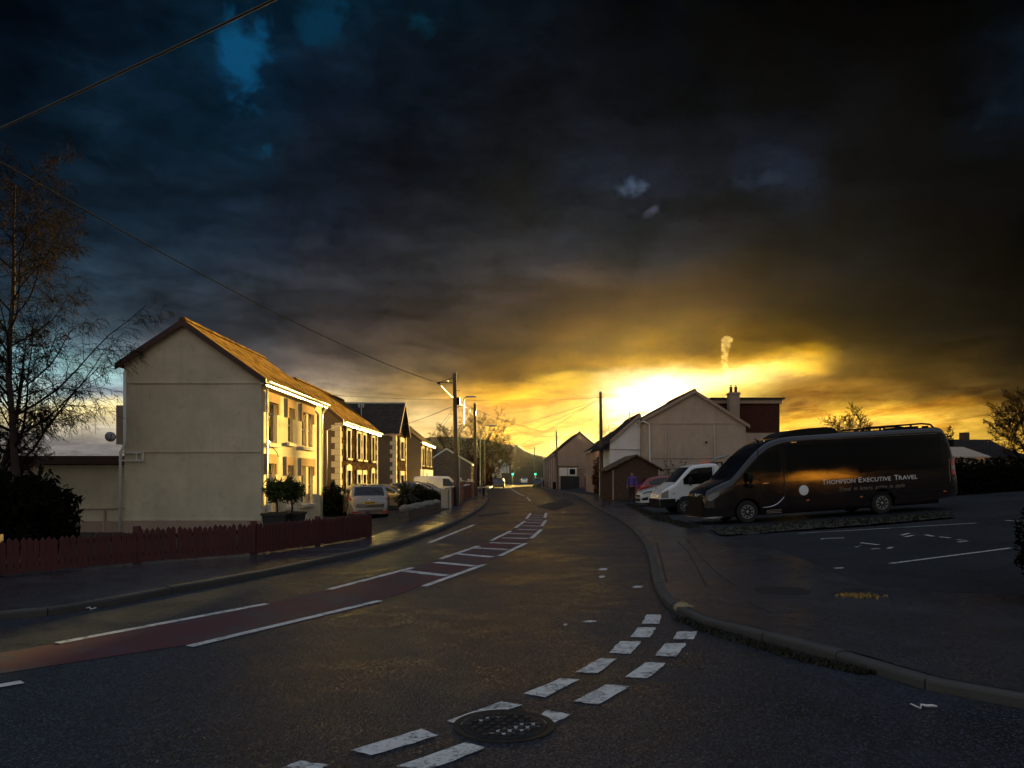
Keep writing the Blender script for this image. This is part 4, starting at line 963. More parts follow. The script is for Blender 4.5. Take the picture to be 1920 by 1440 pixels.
# sunlit hillside behind the viewer (mirrored in the glossy side of the minibus)
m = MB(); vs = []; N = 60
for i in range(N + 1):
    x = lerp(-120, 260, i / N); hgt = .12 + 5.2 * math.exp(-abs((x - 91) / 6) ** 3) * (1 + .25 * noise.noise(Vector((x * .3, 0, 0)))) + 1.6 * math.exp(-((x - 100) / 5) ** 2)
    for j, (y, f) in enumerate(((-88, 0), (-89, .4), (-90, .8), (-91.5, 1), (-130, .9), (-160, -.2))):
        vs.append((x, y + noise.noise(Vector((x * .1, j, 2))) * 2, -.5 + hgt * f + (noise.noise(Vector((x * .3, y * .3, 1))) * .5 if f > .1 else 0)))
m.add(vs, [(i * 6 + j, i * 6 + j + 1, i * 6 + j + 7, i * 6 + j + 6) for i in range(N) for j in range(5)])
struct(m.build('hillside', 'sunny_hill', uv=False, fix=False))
# ------------------------------------------------------------------ trees
def grow(mb, p, d, L, r, lev, rnd, cfg, tips=None):
    n = cfg['seg'][lev]; path = [p]; rad = [r]; dirs = [d]
    for k in range(n):
        j = cfg['wob'][lev]; d = (d + Vector((rnd.gauss(0, j), rnd.gauss(0, j), rnd.gauss(0, j) * .7)) + Vector((0, 0, cfg['up'][lev]))).normalized()
        p = p + d * L / n; path.append(p); dirs.append(d); rad.append(max(cfg['rmin'], r * (1 - .85 * (k + 1) / n)))
    mb[min(lev, 1)].tube(path, rad, 7 if lev == 0 else (4 if lev == 1 else 3), caps=False)
    if lev + 1 >= len(cfg['n']) + 0 or cfg['n'][lev] == 0:
        if tips is not None: tips.append(p)
        return
    for k in range(cfg['n'][lev]):
        t = lerp(cfg['from'][lev], 1, (k + rnd.random() * .8) / cfg['n'][lev]); i = min(n - 1, int(t * n)); q = path[i].lerp(path[i + 1], t * n - i)
        a = rnd.uniform(0, 6.283) if lev else (k * 2.4 + rnd.uniform(-.5, .5)); ax = dirs[i].orthogonal().normalized(); ax = Matrix.Rotation(a, 3, dirs[i]) @ ax
        sp = R(cfg['ang'][lev]) * rnd.uniform(.75, 1.25); nd = (dirs[i] * math.cos(sp) + ax * math.sin(sp)).normalized()
        ln = L * cfg['len'][lev] * (1 - cfg['fall'][lev] * t) * rnd.uniform(.7, 1.2)
        grow(mb, q, nd, ln, max(cfg['rmin'], rad[i] * cfg['rad'][lev]), lev + 1, rnd, cfg, tips)
BIRCH = dict(seg=[9, 7, 5, 4, 3], wob=[.05, .12, .16, .2, .2], up=[.03, .05, -.03, -.22, -.26], n=[32, 12, 8, 4, 0], **{'from': [.2, .2, .15, .15]}, ang=[52, 45, 45, 40], len=[.52, .42, .5, .6], fall=[.62, .5, .4, .3], rad=[.42, .5, .55, .7], rmin=.005)
ROUND = dict(seg=[5, 6, 5, 4, 3], wob=[.06, .14, .17, .2, .2], up=[.0, .10, .06, .03, 0], n=[11, 8, 6, 4, 0], **{'from': [.28, .2, .15, .1]}, ang=[55, 42, 40, 40], len=[.75, .5, .5, .55], fall=[.35, .35, .3, .3], rad=[.5, .55, .6, .7], rmin=.009)
FULL = {**ROUND, 'rmin': .014, 'n': [14, 9, 7, 4, 0], 'up': [0, .14, .1, .06, .02]}; FAR = {**ROUND, 'rmin': .017}
def tree(name, label, pos, h, r, cfg, seed, barkm='bark', group=None, lean=(0, 0), twigm='twig', catkins=0):
    rnd = random.Random(seed); t = thing(name, label, 'tree', pos, 0, group); mb = (MB(), MB()); tips = []
    grow(mb, Vector((0, 0, -.1)), Vector((lean[0], lean[1], 1)).normalized(), h, r, 0, rnd, cfg, tips)
    mb[0].build('trunk', barkm, t, world=False, smooth=True, fix=False, uv=False)
    mb[1].build('crown', twigm, t, world=False, smooth=True, fix=False, uv=False)
    if catkins:
        m = MB()
        for p in tips:
            if rnd.random() < catkins: m.leaf(p + Vector((0, 0, -.03)), rnd.uniform(.03, .06), rnd, -.5, 1.8)
        m.build('dead_leaves', 'rust_leaf', t, world=False, fix=False, uv=False)
    return t
tree('birch_tree', 'tall bare birch tree at the left edge with drooping twigs', (-13.9, 21.8, -.2), 10.6, .125, BIRCH, 11, 'birch_bark', catkins=.03)
tree('birch_tree', 'low bare birch leaning from the left edge over the dark conifer', (-16.2, 23.5, -.2), 6.2, .12, BIRCH, 23, 'bark', lean=(.28, 0), catkins=.03)
G1 = 'bare trees left of the far road'
tree('bare_tree', 'large bare round crowned tree right of the stone bungalow', (-4.9, 122, -.4), 9.6, .28, FAR, 3, group=G1)
tree('bare_tree', 'bare tree crown spreading over the far road behind the second pole', (-3.6, 134, -.4), 8.0, .25, FAR, 8, group=G1)
tree('bare_tree', 'smaller bare tree behind the bungalow roof', (-10.0, 126, -.4), 8.4, .22, FAR, 14, group=G1)
tree('bare_tree', 'low bare tree farthest along the left side of the road', (-3.4, 158, -.4), 6.8, .2, FAR, 19, group=G1)
p = P(1585, 800, 70); tree('bare_tree', 'small bare tree rising above the minibus roof', (p.x, 70, 1.2), 4.5, .11, FULL, 31)
p = P(1905, 800, 48); tree('bare_tree', 'broad bare tree at the right edge above the sheds', (p.x + .8, 48, .9), 4.5, .14, FULL, 37)
def bush(name, label, c, r, n, size, mat, seed, cat='bush', stem=True, group=None, base=0.0, lump=.35, shell=.5):
    rnd = random.Random(seed); c = Vector(c); t = thing(name, label, cat, (c.x, c.y, base), 0, group)
    m = MB(); m.leaves(c, r, n, size, rnd, shell, 0, lump); m.leaves(c, tuple(q * .6 for q in r), n // 3, size * 1.6, rnd, .9, 0, .3); m.build('foliage', mat, t, fix=False, uv=False)
    if stem:
        m = MB()
        for k in range(5):
            a = k * 1.3; m.tube([(c.x + .05 * math.cos(a), c.y + .05 * math.sin(a), base - .1), (c.x + r[0] * .3 * math.cos(a), c.y + r[1] * .3 * math.sin(a), lerp(base, c.z, .6)), (c.x + r[0] * .55 * math.cos(a), c.y + r[1] * .55 * math.sin(a), c.z + r[2] * .3)], [.05, .035, .015], 5)
        m.build('stem', 'bark', t, uv=False, fix=False)
    return t
# dark conifers behind the fence on the left
bush('conifer_bush', 'large dark conifer bush behind the left end of the red fence', (-11.2, 17.0, .6), (1.35, 1.2, 1.05), 4200, .16, 'dark_leaf', 41, base=-.2)
bush('conifer_bush', 'pointed dark conifer with sagging sprays in front of the flat annex', (-11.05, 18.2, .5), (.62, .6, 1.15), 1900, .17, 'hedge_leaf', 42, base=-.2, lump=.5)
bush('rusty_shrub', 'rusty brown leafed shrub behind the conifer at the left edge', (-18.6, 25.0, 1.4), (3.4, 1.4, 1.5), 3200, .13, 'rust_leaf', 43, base=-.2)
bush('hedge', 'dark hedge between the cream house and the stone house', (-8.7, 37.6, .3), (1.0, 1.3, .9), 3000, .12, 'dark_leaf', 44, 'hedge', base=-.35)
bush('hedge', 'dark hedge behind the spiky plant and the low stone wall', (-4.9, 40.5, .30), (1.1, 2.4, .8), 4200, .13, 'hedge_leaf', 45, 'hedge', base=-.2)
bush('hedge', 'rust brown hedge mass below the bare trees on the far left', (-6.0, 132, 2.3), (2.4, 9, 3.2), 5200, .32, 'rust_leaf', 46, 'hedge', base=-.2)
bush('hedge', 'dark brown shrubbery lining the left pavement far along the road', (-5.0, 152, 1.6), (1.6, 10, 2.3), 4200, .36, 'rust_leaf', 47, 'hedge', base=-.2)
bush('conifer_bush', 'rounded brown conifer beside the brick garage', (8.15, 68, 1.55), (1.05, 1.1, 2.2), 4200, .16, 'rust_leaf', 48, base=-.1, lump=.22)
bush('shrub', 'bare brown climbing shrub against the big gable', (11.0, 50.8, 1.35), (1.5, .5, 1.3), 900, .10, 'twig', 49, base=.3, lump=.6)
bush('clipped_bush', 'black clipped bush cut by the right edge of the picture', (6.62, 9.0, .78), (.62, .6, .85), 3800, .07, 'dark_leaf', 50, base=0, lump=.15)
for i, (px, d, w, lab) in enumerate([(1570, 34.0, 3.0, 'added dark hedge hidden behind the middle of the minibus, blocking the sun'), (1660, 33.8, 2.8, 'added dark hedge hidden behind the rear wheel of the minibus, blocking the sun'), (1745, 33.6, 2.6, 'added dark hedge mostly hidden behind the rear half of the minibus, blocking the sun'), (1800, 33, 3.0, 'dark hedge directly behind the tail of the minibus'), (1880, 33.5, 3.0, 'dark hedge at the far right of the car park')]):  # hedges hidden by the minibus are added to keep sun off the car park
    c = P(px, 900, d); bush('hedge', lab, (c.x, d, 1.45), (w * .62, .9, 1.0), 3800, .13, 'dark_leaf', 60 + i, 'hedge', base=.6, lump=.14)
for i, px in enumerate((1965, 2060)):
    c = P(px, 900, 33); bush('hedge', 'dark hedge continuing past the right edge of the car park', (c.x, 33, 1.5), (2.2, .9, 1.05), 2500, .13, 'dark_leaf', 70 + i, 'hedge', base=.6, lump=.14, group='hedge beyond the right edge')
c = P(1780, 820, 52); bush('small_conifer', 'thin dark conifer tip standing above the low house roof', (c.x, 52, 3.2), (.28, .28, 1.9), 700, .12, 'dark_leaf', 81, base=.8, lump=.25)
# spiky plant
def spiky(c, label):
    t = thing('spiky_plant', label, 'plant', c); rnd = random.Random(6); m = MB()
    for i in range(150):
        a = rnd.uniform(0, 6.283); e = rnd.uniform(-.2, 1.4); L = rnd.uniform(.6, .95); d = Vector((math.cos(a) * math.cos(e), math.sin(a) * math.cos(e), math.sin(e))); s_ = d.cross(Vector((0, 0, 1))).normalized() * .022
        b = Vector((0, 0, .85)); k = b + d * L * .55; tp = b + d * L + Vector((0, 0, -.22 * L * math.cos(e)))
        m.add([b - s_, b + s_, k + s_, k - s_, tp], [(0, 1, 2, 3), (3, 2, 4)])
    m.build('foliage', 'palm_leaf', t, world=False, fix=False, uv=False)
    m = MB(); m.tube([(0, 0, -.4), (.03, 0, .4), (0, 0, .9)], [.09, .07, .08], 8); m.build('trunk', 'bark', t, world=False, uv=False)
spiky((-4.35, 31.3, -.05), 'spiky palm like plant between the silver car and the low stone wall')
# two ball trees in planters at the front door
def ball_tree(x, y, label, seed):
    rnd = random.Random(seed); z = -.32; t = thing('potted_tree', label, 'potted tree', (x, y, z), 0, 'ball trees in planters by the front door')
    m = MB()
    m.add([(x - .36, y - .36, z + .8), (x + .36, y - .36, z + .8), (x + .36, y + .36, z + .8), (x - .36, y + .36, z + .8), (x - .28, y - .28, z), (x + .28, y - .28, z), (x + .28, y + .28, z), (x - .28, y + .28, z)],
          [(0, 1, 5, 4), (1, 2, 6, 5), (2, 3, 7, 6), (3, 0, 4, 7), (4, 5, 6, 7)])
    m.box(x - .35, y - .35, z + .68, x + .35, y + .35, z + .74); m.box(x - .39, y - .39, z + .74, x + .39, y - .33, z + .82); m.box(x - .39, y + .33, z + .74, x + .39, y + .39, z + .82); m.box(x - .39, y - .33, z + .74, x - .33, y + .33, z + .82); m.box(x + .33, y - .33, z + .74, x + .39, y + .33, z + .82)
    m.build('planter', 'planter', t)
    m = MB(); m.tube([(x, y, z + .6), (x + .02, y, z + .95), (x - .02, y, z + 1.3)], [.035, .03, .035], 7)
    for k in range(7):
        a = k * .9; m.tube([(x - .02, y, z + 1.2), (x + .3 * math.cos(a), y + .3 * math.sin(a), z + 1.45 + .05 * k)], [.018, .006], 4)
    m.build('trunk', 'bark', t, uv=False)
    m = MB(); m.leaves((x, y, z + 1.5), (.36, .36, .34), 900, .085, rnd, .75, 0, .6, 3.0); m.build('crown', 'olive_leaf', t, fix=False, uv=False)
q = P(519, 980, 24.0); ball_tree(q.x, 24.0, 'left one of the two ball trees in black planters by the cream house door', 1)
q = P(547, 980, 24.6); ball_tree(q.x, 24.6, 'right one of the two ball trees in black planters by the cream house door', 2)
# ------------------------------------------------------------------ red fence
fp = [Vector((p.x, p.y, 0)) for p in FENCE]
segs = [(a, b) for a, b in zip(fp, fp[1:])]
ft = thing('picket_fence', 'low dark red timber picket fence along the left pavement', 'fence', (fp[-1].x, fp[-1].y, .08))
rnd = random.Random(2); pk = 0
for si, (a, b) in enumerate(segs):
    L = (b - a).length; d = (b - a).normalized(); n = Vector((-d.y, d.x, 0)); m = MB(); k = 0.0; tilt = Matrix.Rotation(math.atan2(d.y, d.x), 4, 'Z')
    while k < L - .01:
        w = .082; c0 = a + d * k; z0 = .12 + rnd.uniform(-.012, .012); hh = .70 + rnd.uniform(-.022, .018) - (.04 if si < 2 else 0); lean = rnd.uniform(-.016, .016); off = n * rnd.uniform(0, .006)
        pr = [(0, z0), (w, z0), (w + lean, hh - .05), (w / 2 + lean, hh), (lean, hh - .05)]
        vs = [c0 + d * u + off + n * o + Vector((0, 0, v)) for o in (0, -.018) for u, v in pr]
        if rnd.random() > .012: m.add(vs, [(4, 3, 2, 1, 0), (5, 6, 7, 8, 9)] + [(i, (i + 1) % 5, 5 + (i + 1) % 5, 5 + i) for i in range(5)])
        k += .096
    m.build('pickets', 'fence_paint', ft)
    m = MB(); up = Vector((0, 0, 1))
    for z in (.25, .55): m.bar(a + n * .04 + up * z, b + n * .04 + up * z, .04, .07)
    m.build('rail', 'fence_paint', ft)
    for k in range(max(1, int(L / 1.8)) + (1 if si == len(segs) - 1 else 0)):
        q = a + d * min(L, k * L / max(1, int(L / 1.8))) + n * .06; m = MB(); m.box(q.x - .05, q.y - .05, -.2, q.x + .05, q.y + .05, .74); m.build('post', 'fence_paint', ft)
# ------------------------------------------------------------------ low stone wall, pillars, cabinet, bollards
a, b = Vector((-3.55, 26.6, 0)), Vector((-3.12, 34.2, 0)); d = (b - a).normalized(); n = Vector((-d.y, d.x, 0))
t = thing('stone_wall', 'low stone garden wall with rough coping stones beside the driveway', 'wall', (a.x, a.y, 0))
m = MB(); m.bar(a + n * .2 + Vector((0, 0, .12)), b + n * .2 + Vector((0, 0, .12)), .34, .6); m.build('wall', 'dark_stone', t)
m = MB(); rnd = random.Random(8); k = 0
while k < (b - a).length - .2:
    w = rnd.uniform(.22, .4); c0 = a + n * .2 + d * (k + w / 2) + Vector((0, 0, .5)); m.ball(c0, (.2, w * .46, rnd.uniform(.09, .15)), 7, 5, .18, rnd); k += w
m.build('coping', 'coping_stone', t, smooth=50)
cb = thing('utility_cabinet', 'pale utility cabinet on the left pavement in front of the near telegraph pole', 'cabinet', (-3.25, 37.5, .1))
m = MB(); m.box(-3.45, 37.4, .1, -3.1, 37.75, .98); m.box(-3.48, 37.37, .98, -3.06, 37.78, 1.03); m.build('body', 'cabinet', cb); m = MB(); m.box(-3.43, 37.385, .15, -3.12, 37.399, .93); [m.box(-3.4, 37.378, .7 + k * .05, -3.15, 37.384, .72 + k * .05) for k in range(4)]; m.build('door', 'cabinet', cb)
m = MB(); m.box(-3.05, 37.4, .1, -2.95, 37.5, 1.12); tag(m.build('marker_post', 'cabinet'), 'thin pale post standing beside the utility cabinet', 'post')
def wallrun(a, b, h, mat, label, w=.22, z=-.3, cop=None):
    a, b = Vector(a), Vector(b); t = thing('garden_wall', label, 'wall', (a.x, a.y, 0)); m = MB(); m.bar(Vector((*a[:2], (h + z) / 2)), Vector((*b[:2], (h + z) / 2)), w, h - z); m.build('wall', mat, t)
    if cop: m = MB(); m.bar(Vector((*a[:2], h + .035)), Vector((*b[:2], h + .035)), w + .06, .06); m.build('coping', cop, t)
wallrun((-3.3, 39), (-3.25, 44), 1.05, 'red_brick', 'red brick garden wall behind the near telegraph pole', cop='pale_stone')
wallrun((-3.25, 48), (-3.4, 60), 1.0, 'red_brick', 'long red brick garden wall between the two left poles', cop='pale_stone')
wallrun((-3.5, 66), (-5.1, 106), .9, 'brown_brick', 'brown garden wall in front of the stone bungalow')
for i, (x, y, h, lab) in enumerate([(-3.2, 44.4, 1.35, 'square red brick gate pillar nearest the telegraph pole'), (-3.2, 47.7, 1.35, 'square red brick gate pillar at the start of the long wall'), (-3.4, 60.3, 1.25, 'brick gate pillar before the second telegraph pole'), (-3.35, 63.5, 1.2, 'brick gate pillar just behind the second telegraph pole')]):
    t = thing('gate_pillar', lab, 'pillar', (x, y, 0), 0, 'brick gate pillars on the left'); m = MB(); m.box(x - .19, y - .19, -.2, x + .19, y + .19, h); m.build('shaft', 'red_brick', t); m = MB(); m.box(x - .24, y - .24, h, x + .24, y + .24, h + .06); m.ball((x, y, h + .14), .1); m.build('cap', 'pale_stone', t)
b0 = None
for i in range(7):
    y = 62 + i * 7; x = interp([(p[1], p[0]) for p in KL[8:]], y) - .45
    if b0 is None:
        b0 = thing('bollard', 'dark bollard in the row along the left kerb', 'bollard', (x, y, .1), 0, 'bollards along the left kerb')
        m = MB(); m.lathe([(.07, 0), (.07, .8), (.075, .82), (.075, .88), (.05, .95), (.01, .97)], 10); m.build('shaft', 'black_plastic', b0, world=False, smooth=30); m = MB(); m.lathe([(.074, .66), (.074, .76)], 10); m.build('band', 'white_plastic', b0, world=False)
    else:
        c_ = copy_tree(b0); c_.location = (x, y, .1)
# ------------------------------------------------------------------ telegraph poles, lamps, cables
def pole(name, label, x, y, h, z=0, lean=(0, 0), r=.14, group=None, mat='pole_wood', steps=True):
    t = thing(name, label, 'pole', (x, y, z), 0, group); m = MB()
    m.tube([(0, 0, -.3), (lean[0] * .5, lean[1], h * .5), (lean[0], lean[1], h)], [r, r * .88, r * .74], 12); m.build('shaft', mat, t, world=False, smooth=40)
    m = MB(); m.lathe([(r * .85, 0), (r * .8, .05), (.01, .09)], 12, c=(lean[0], lean[1], h)); m.build('cap', 'galv', t, world=False, smooth=30)
    if steps:
        m = MB()
        for k in range(8):
            zz = h * .45 + k * h * .06; sg = 1 if k % 2 else -1; xx = lean[0] * zz / h; m.bar((xx, 0, zz), (xx + sg * (r + .12), 0, zz), .022)
        m.build('step', 'iron', t, world=False)
    return t
TG = 'telegraph poles along the road'
p1 = pole('telegraph_pole', 'tall telegraph pole with bracket and street lamp in front of the white fronted house', -3.0, 42, 7.28, 0, (-.14, 0), group=TG)
m = MB(); m.bar((-.14, 0, 7.05), (-.95, 0, 6.78), .04); m.bar((-.14, 0, 6.75), (-.95, 0, 6.78), .04); m.bar((-.5, 0, 6.76), (-.5, 0, 6.93), .03); m.build('bracket', 'iron', p1, world=False)
m = MB(); m.ball((-1.0, 0, 6.75), .09); m.build('insulator', 'black_plastic', p1, world=False)
m = MB(); m.box(-.02, -.12, 5.55, .16, .1, 5.95); m.build('junction_box', 'black_plastic', p1, world=False)
m = MB(); m.tube([(-.1, 0, 4.4), (.25, 0, 4.42), (.36, 0, 4.55), (.37, 0, 5.7), (.37, 0, 5.85), (.45, 0, 5.96), (.55, 0, 5.98)], .028, 8); m.bar((-.1, 0, 5.35), (.36, 0, 5.55), .035)
la = m.build('lamp_arm', 'galv', p1, world=False, smooth=True)
m = MB(); m.add([(.5, -.09, 5.96), (.5, .09, 5.96), (1.1, .1, 5.97), (1.1, -.1, 5.97), (.5, -.06, 6.05), (.5, .06, 6.05), (1.08, .06, 6.03), (1.08, -.06, 6.03)], [(0, 3, 2, 1), (4, 5, 6, 7), (0, 1, 5, 4), (1, 2, 6, 5), (2, 3, 7, 6), (3, 0, 4, 7)]); m.build('lamp_head', 'galv', la, world=False)
m = MB(); m.tube([(.13, -.02, 2.6), (.12, -.02, 4.2)], .02, 5); m.tube([(.13, -.05, .1), (.13, -.05, 2.6)], .035, 6); m.build('cable_guard', 'galv', p1, world=False)
p2 = pole('telegraph_pole', 'dark telegraph pole farther along the left pavement before the bare trees', -2.9, 62, 7.5, 0, (-.1, 0), group=TG)
m = MB(); m.bar((-.5, 0, 7.1), (.1, 0, 7.1), .05); m.bar((-.5, 0, 7.1), (-.5, 0, 6.8), .04); m.box(-.2, -.22, 6.6, .02, -.1, 7.0); m.build('crossarm', 'iron', p2, world=False)
m = MB(); m.tube([(-.05, 0, 3.6), (.35, 0, 3.1), (.25, 0, 3.6), (.1, 0, 4.4)], .02, 5); m.build('guard', 'galv', p2, world=False)
p3 = pole('telegraph_pole', 'telegraph pole on the right pavement in front of the brick garage', 6.42, 55, 7.55, .1, (-.1, 0), group=TG)
m = MB(); m.bar((-.35, 0, 7.2), (.2, 0, 7.2), .05); m.build('crossarm', 'iron', p3, world=False)
p4 = pole('telegraph_pole', 'thin telegraph pole on the right pavement in front of the terrace gable', 5.3, 89, 6.9, 0, (-.18, 0), .11, group=TG)
p5 = pole('telegraph_pole', 'distant telegraph pole at the far right kerb beside the green light', 5.6, 190, 9.0, 0, (0, 0), .13, group=TG)
p6 = pole('telegraph_pole', 'distant telegraph pole left of the far road', -1.4, 215, 7.5, 0, (0, 0), .13, group=TG)
p7 = pole('telegraph_pole', 'short pole beside the bare trees left of the far road', -3.6, 100, 6.2, 0, (0, 0), .1, group=TG)
def lamp(name, label, x, y, h, reach):
    t = thing(name, label, 'street lamp', (x, y, 0), 0, 'street lamps'); m = MB(); m.tube([(0, 0, -.2), (0, 0, 1.2), (0, 0, 1.25), (0, 0, h - .5), (reach * .15, 0, h - .15), (reach * .5, 0, h)], [.08, .08, .05, .04, .035, .03], 8); m.build('column', 'galv', t, world=False, smooth=True)
    m = MB(); m.ball((reach * .8, 0, h - .02), (abs(reach) * .4, .12, .1), 10, 6); m.build('lamp_head', 'galv', t, world=False, smooth=True)
lamp('street_lamp', 'street lamp with a drooping head beside the second left pole', -3.3, 80, 7.0, 1.5)
lamp('street_lamp', 'far street lamp on the right in front of the terrace end', 5.9, 205, 9.4, -1.2)
def cable(a, b, sag, r, label, group='overhead cables', n=18):
    a, b = Vector(a), Vector(b); m = MB()
    m.tube([a.lerp(b, k / n) - Vector((0, 0, sag * 4 * (k / n) * (1 - k / n))) for k in range(n + 1)], r, 6)
    tag(m.build('overhead_cable', 'cable_rubber', smooth=True, uv=False), label, 'cable', group)
T1 = Vector((-4.0, 42, 6.75)); T1b = Vector((-3.1, 42, 5.0)); T2 = Vector((-3.0, 62, 7.1)); T3 = Vector((6.3, 55, 7.3)); T4 = Vector((5.12, 89, 6.7)); T5 = Vector((5.6, 190, 8.7))
cable(P(-300, 130, 12), T1, .5, .016, 'thick cable sagging across the sky from the left edge to the near pole bracket', n=30)
cable(P(-300, 373, 11), P(800, -140, 6), .05, .014, 'thick black cable crossing the top left corner of the sky', n=24)
cable(T1, T2 + Vector((-.4, 0, 0)), .2, .016, 'cable from the near pole bracket down to the second left pole')
cable(T1 + Vector((.9, 0, -1.2)), Vector((-9.9, 57.7, 5.2)), .2, .012, 'service cable from the near pole to the slate roofed house')
cable(T1 + Vector((.9, 0, -1.25)), Vector((-8.3, 70, 4.6)), .2, .012, 'upper service cable from the near pole to the white fronted house')
cable(T1 + Vector((.9, 0, -1.3)), Vector((-8.3, 75, 4.4)), .2, .012, 'lower service cable from the near pole to the white fronted house')
cable(T3, P(620, 741, 46), .25, .010, 'thin cable running left from the right pole across the road above the slate roof')
cable(T3, T2 + Vector((1.8, 40, -2.2)), .3, .012, 'cable from the right pole sloping down to the left over the far road')
cable(T3 + Vector((0, 0, -.15)), Vector((-8.6, 84, 5.1)), .3, .012, 'cable from the right pole to the roofs on the far left')
cable(T3 + Vector((0, 0, -.2)), Vector((-3.6, 100, 5.9)), .3, .012, 'cable from the right pole to the short pole by the bare trees')
cable(T3, Vector((7.0, 53.6, 4.2)), .05, .012, 'short cable from the right pole to the white gable')
cable(T2, T4, .35, .013, 'upper cable from the second left pole to the thin right pole')
cable(T2 + Vector((0, 0, -.1)), T4 + Vector((0, 0, -.5)), .6, .013, 'lower cable from the second left pole to the thin right pole')
cable(T2, Vector((8.8, 100, 6.6)), .4, .013, 'cable from the second left pole over to the terrace ridge')
cable(T4 + Vector((0, 0, -.8)), Vector((-3.6, 100, 5.0)), .2, .013, 'cable from the thin right pole back to the left side')
cable(T4, T5, .8, .014, 'long cable from the thin right pole to the distant pole')
for k in range(3): cable(Vector((-3.0, 160, 6.5 - k * .9)), Vector((5.8, 172, 6.3 - k * .9)), .4, .014, ['topmost', 'middle', 'lowest'][k] + ' of three thin cables crossing the far road in front of the hill')
# ------------------------------------------------------------------ traffic lights
def traffic_light(x, y, label):
    t = thing('traffic_light', label, 'traffic light', (x, y, 0), 0, 'green traffic lights'); m = MB(); m.tube([(0, 0, -.2), (0, 0, 3.3)], .06, 8); m.build('post', 'galv', t, world=False)
    m = MB(); m.box(-.2, -.1, 2.1, .2, .15, 3.25); [m.lathe([(.17, -.3), (.17, -.1)], 12, 'y', (0, 0, 2.3 + k * .37)) for k in range(0)]; hd = m.build('signal_head', 'black_plastic', t, world=False)
    for k, mt in ((0, 'green_lamp'), (1, 'off_lamp'), (2, 'off_lamp')):
        m = MB(); m.lathe([(.155, -.11), (.12, -.14), (.02, -.155)], 16, 'y', (0, 0, 2.3 + k * .37)); m.build('lamp', mt, hd, world=False, smooth=True)
traffic_light(.15, 170, 'green traffic light on the left of the far road')
traffic_light(5.0, 165, 'green traffic light on the right of the far road')
# signs and clutter far along the road
for x, y, h, lab in ((-2.9, 120, 2.2, 'pale sign post on the left before the far bend'), (-2.6, 140, 2.2, 'second pale post on the left before the far bend'), (4.6, 118, 1.6, 'pale sign post at the foot of the terrace')):
    t = thing('sign_post', lab, 'sign', (x, y, 0)); m = MB(); m.tube([(0, 0, -.1), (0, 0, h)], .04, 6); m.build('post', 'galv', t, world=False); m = MB(); m.box(-.22, -.03, h - .5, .22, -.01, h); m.build('plate', 'cabinet', t, world=False)
m = MB(); c = Vector((5.35, 97, 0)); m.tube([c + Vector((0, 0, .0)), c + Vector((0, 0, .95))], .22, 10); m.ball(c + Vector((0, 0, .97)), (.24, .24, .06)); tag(m.build('litter_bin', 'black_plastic', smooth=40), 'black litter bin on the pavement by the terrace', 'bin')
# lamp on a short wall bracket near the flatbed
m = MB(); q = P(1333, 870, 40); m.tube([(q.x, 40, .4), (q.x, 40, 2.45), (q.x + .3, 40, 2.6), (q.x + .95, 40, 2.75)], .05, 8); tag(m.build('flood_light', 'galv', smooth=True), 'grey post with a slanted arm behind the flatbed cab', 'post')
# ------------------------------------------------------------------ smoke from the chimney
m = MB(); rnd = random.Random(12); base = Vector((15.45, 54.35, 8.3)); zz = 0
for k in range(9):
    f = k / 8; c = base + Vector((-.12 - .25 * math.sin(f * 3) - .1 * f, 0, f * 3.0)); m.ball(c, (.14 + .2 * f + .12 * f * f, .14 + .2 * f, .30), 8, 6, .1, rnd)
sm = m.build('smoke', 'galv', fix=False, uv=False, smooth=True); tag(sm, 'thin plume of smoke rising from the big gable chimney', 'smoke', kind='stuff')
mt = bpy.data.materials.new('smoke'); mt.use_nodes = True; t = NT(mt.node_tree)
pv_ = t.n('ShaderNodeVolumePrincipled'); t.put(pv_.inputs['Color'], (.95, .9, .85)); t.put(pv_.inputs['Anisotropy'], .5)
dn = t.mapr(t.noise(t.coord(), 3.2, 6, .7), .44, .8, 0, .4); t.put(pv_.inputs['Density'], dn); o = t.n('ShaderNodeOutputMaterial'); mt.node_tree.links.new(pv_.outputs[0], o.inputs[1]); sm.data.materials[0] = mt
# ------------------------------------------------------------------ haze
hz = MB(); hz.box(-330, -185, -1.6, 330, 330, 16); ho = hz.build('haze', 'galv', uv=False); ho['kind'] = 'stuff'
mt = bpy.data.materials.new('haze'); mt.use_nodes = True; t = NT(mt.node_tree)
pv_ = t.n('ShaderNodeVolumePrincipled'); t.put(pv_.inputs['Color'], (.95, .93, .9)); t.put(pv_.inputs['Density'], HAZE); t.put(pv_.inputs['Anisotropy'], .91)
o = t.n('ShaderNodeOutputMaterial'); mt.node_tree.links.new(pv_.outputs[0], o.inputs[1]); ho.data.materials[0] = mt
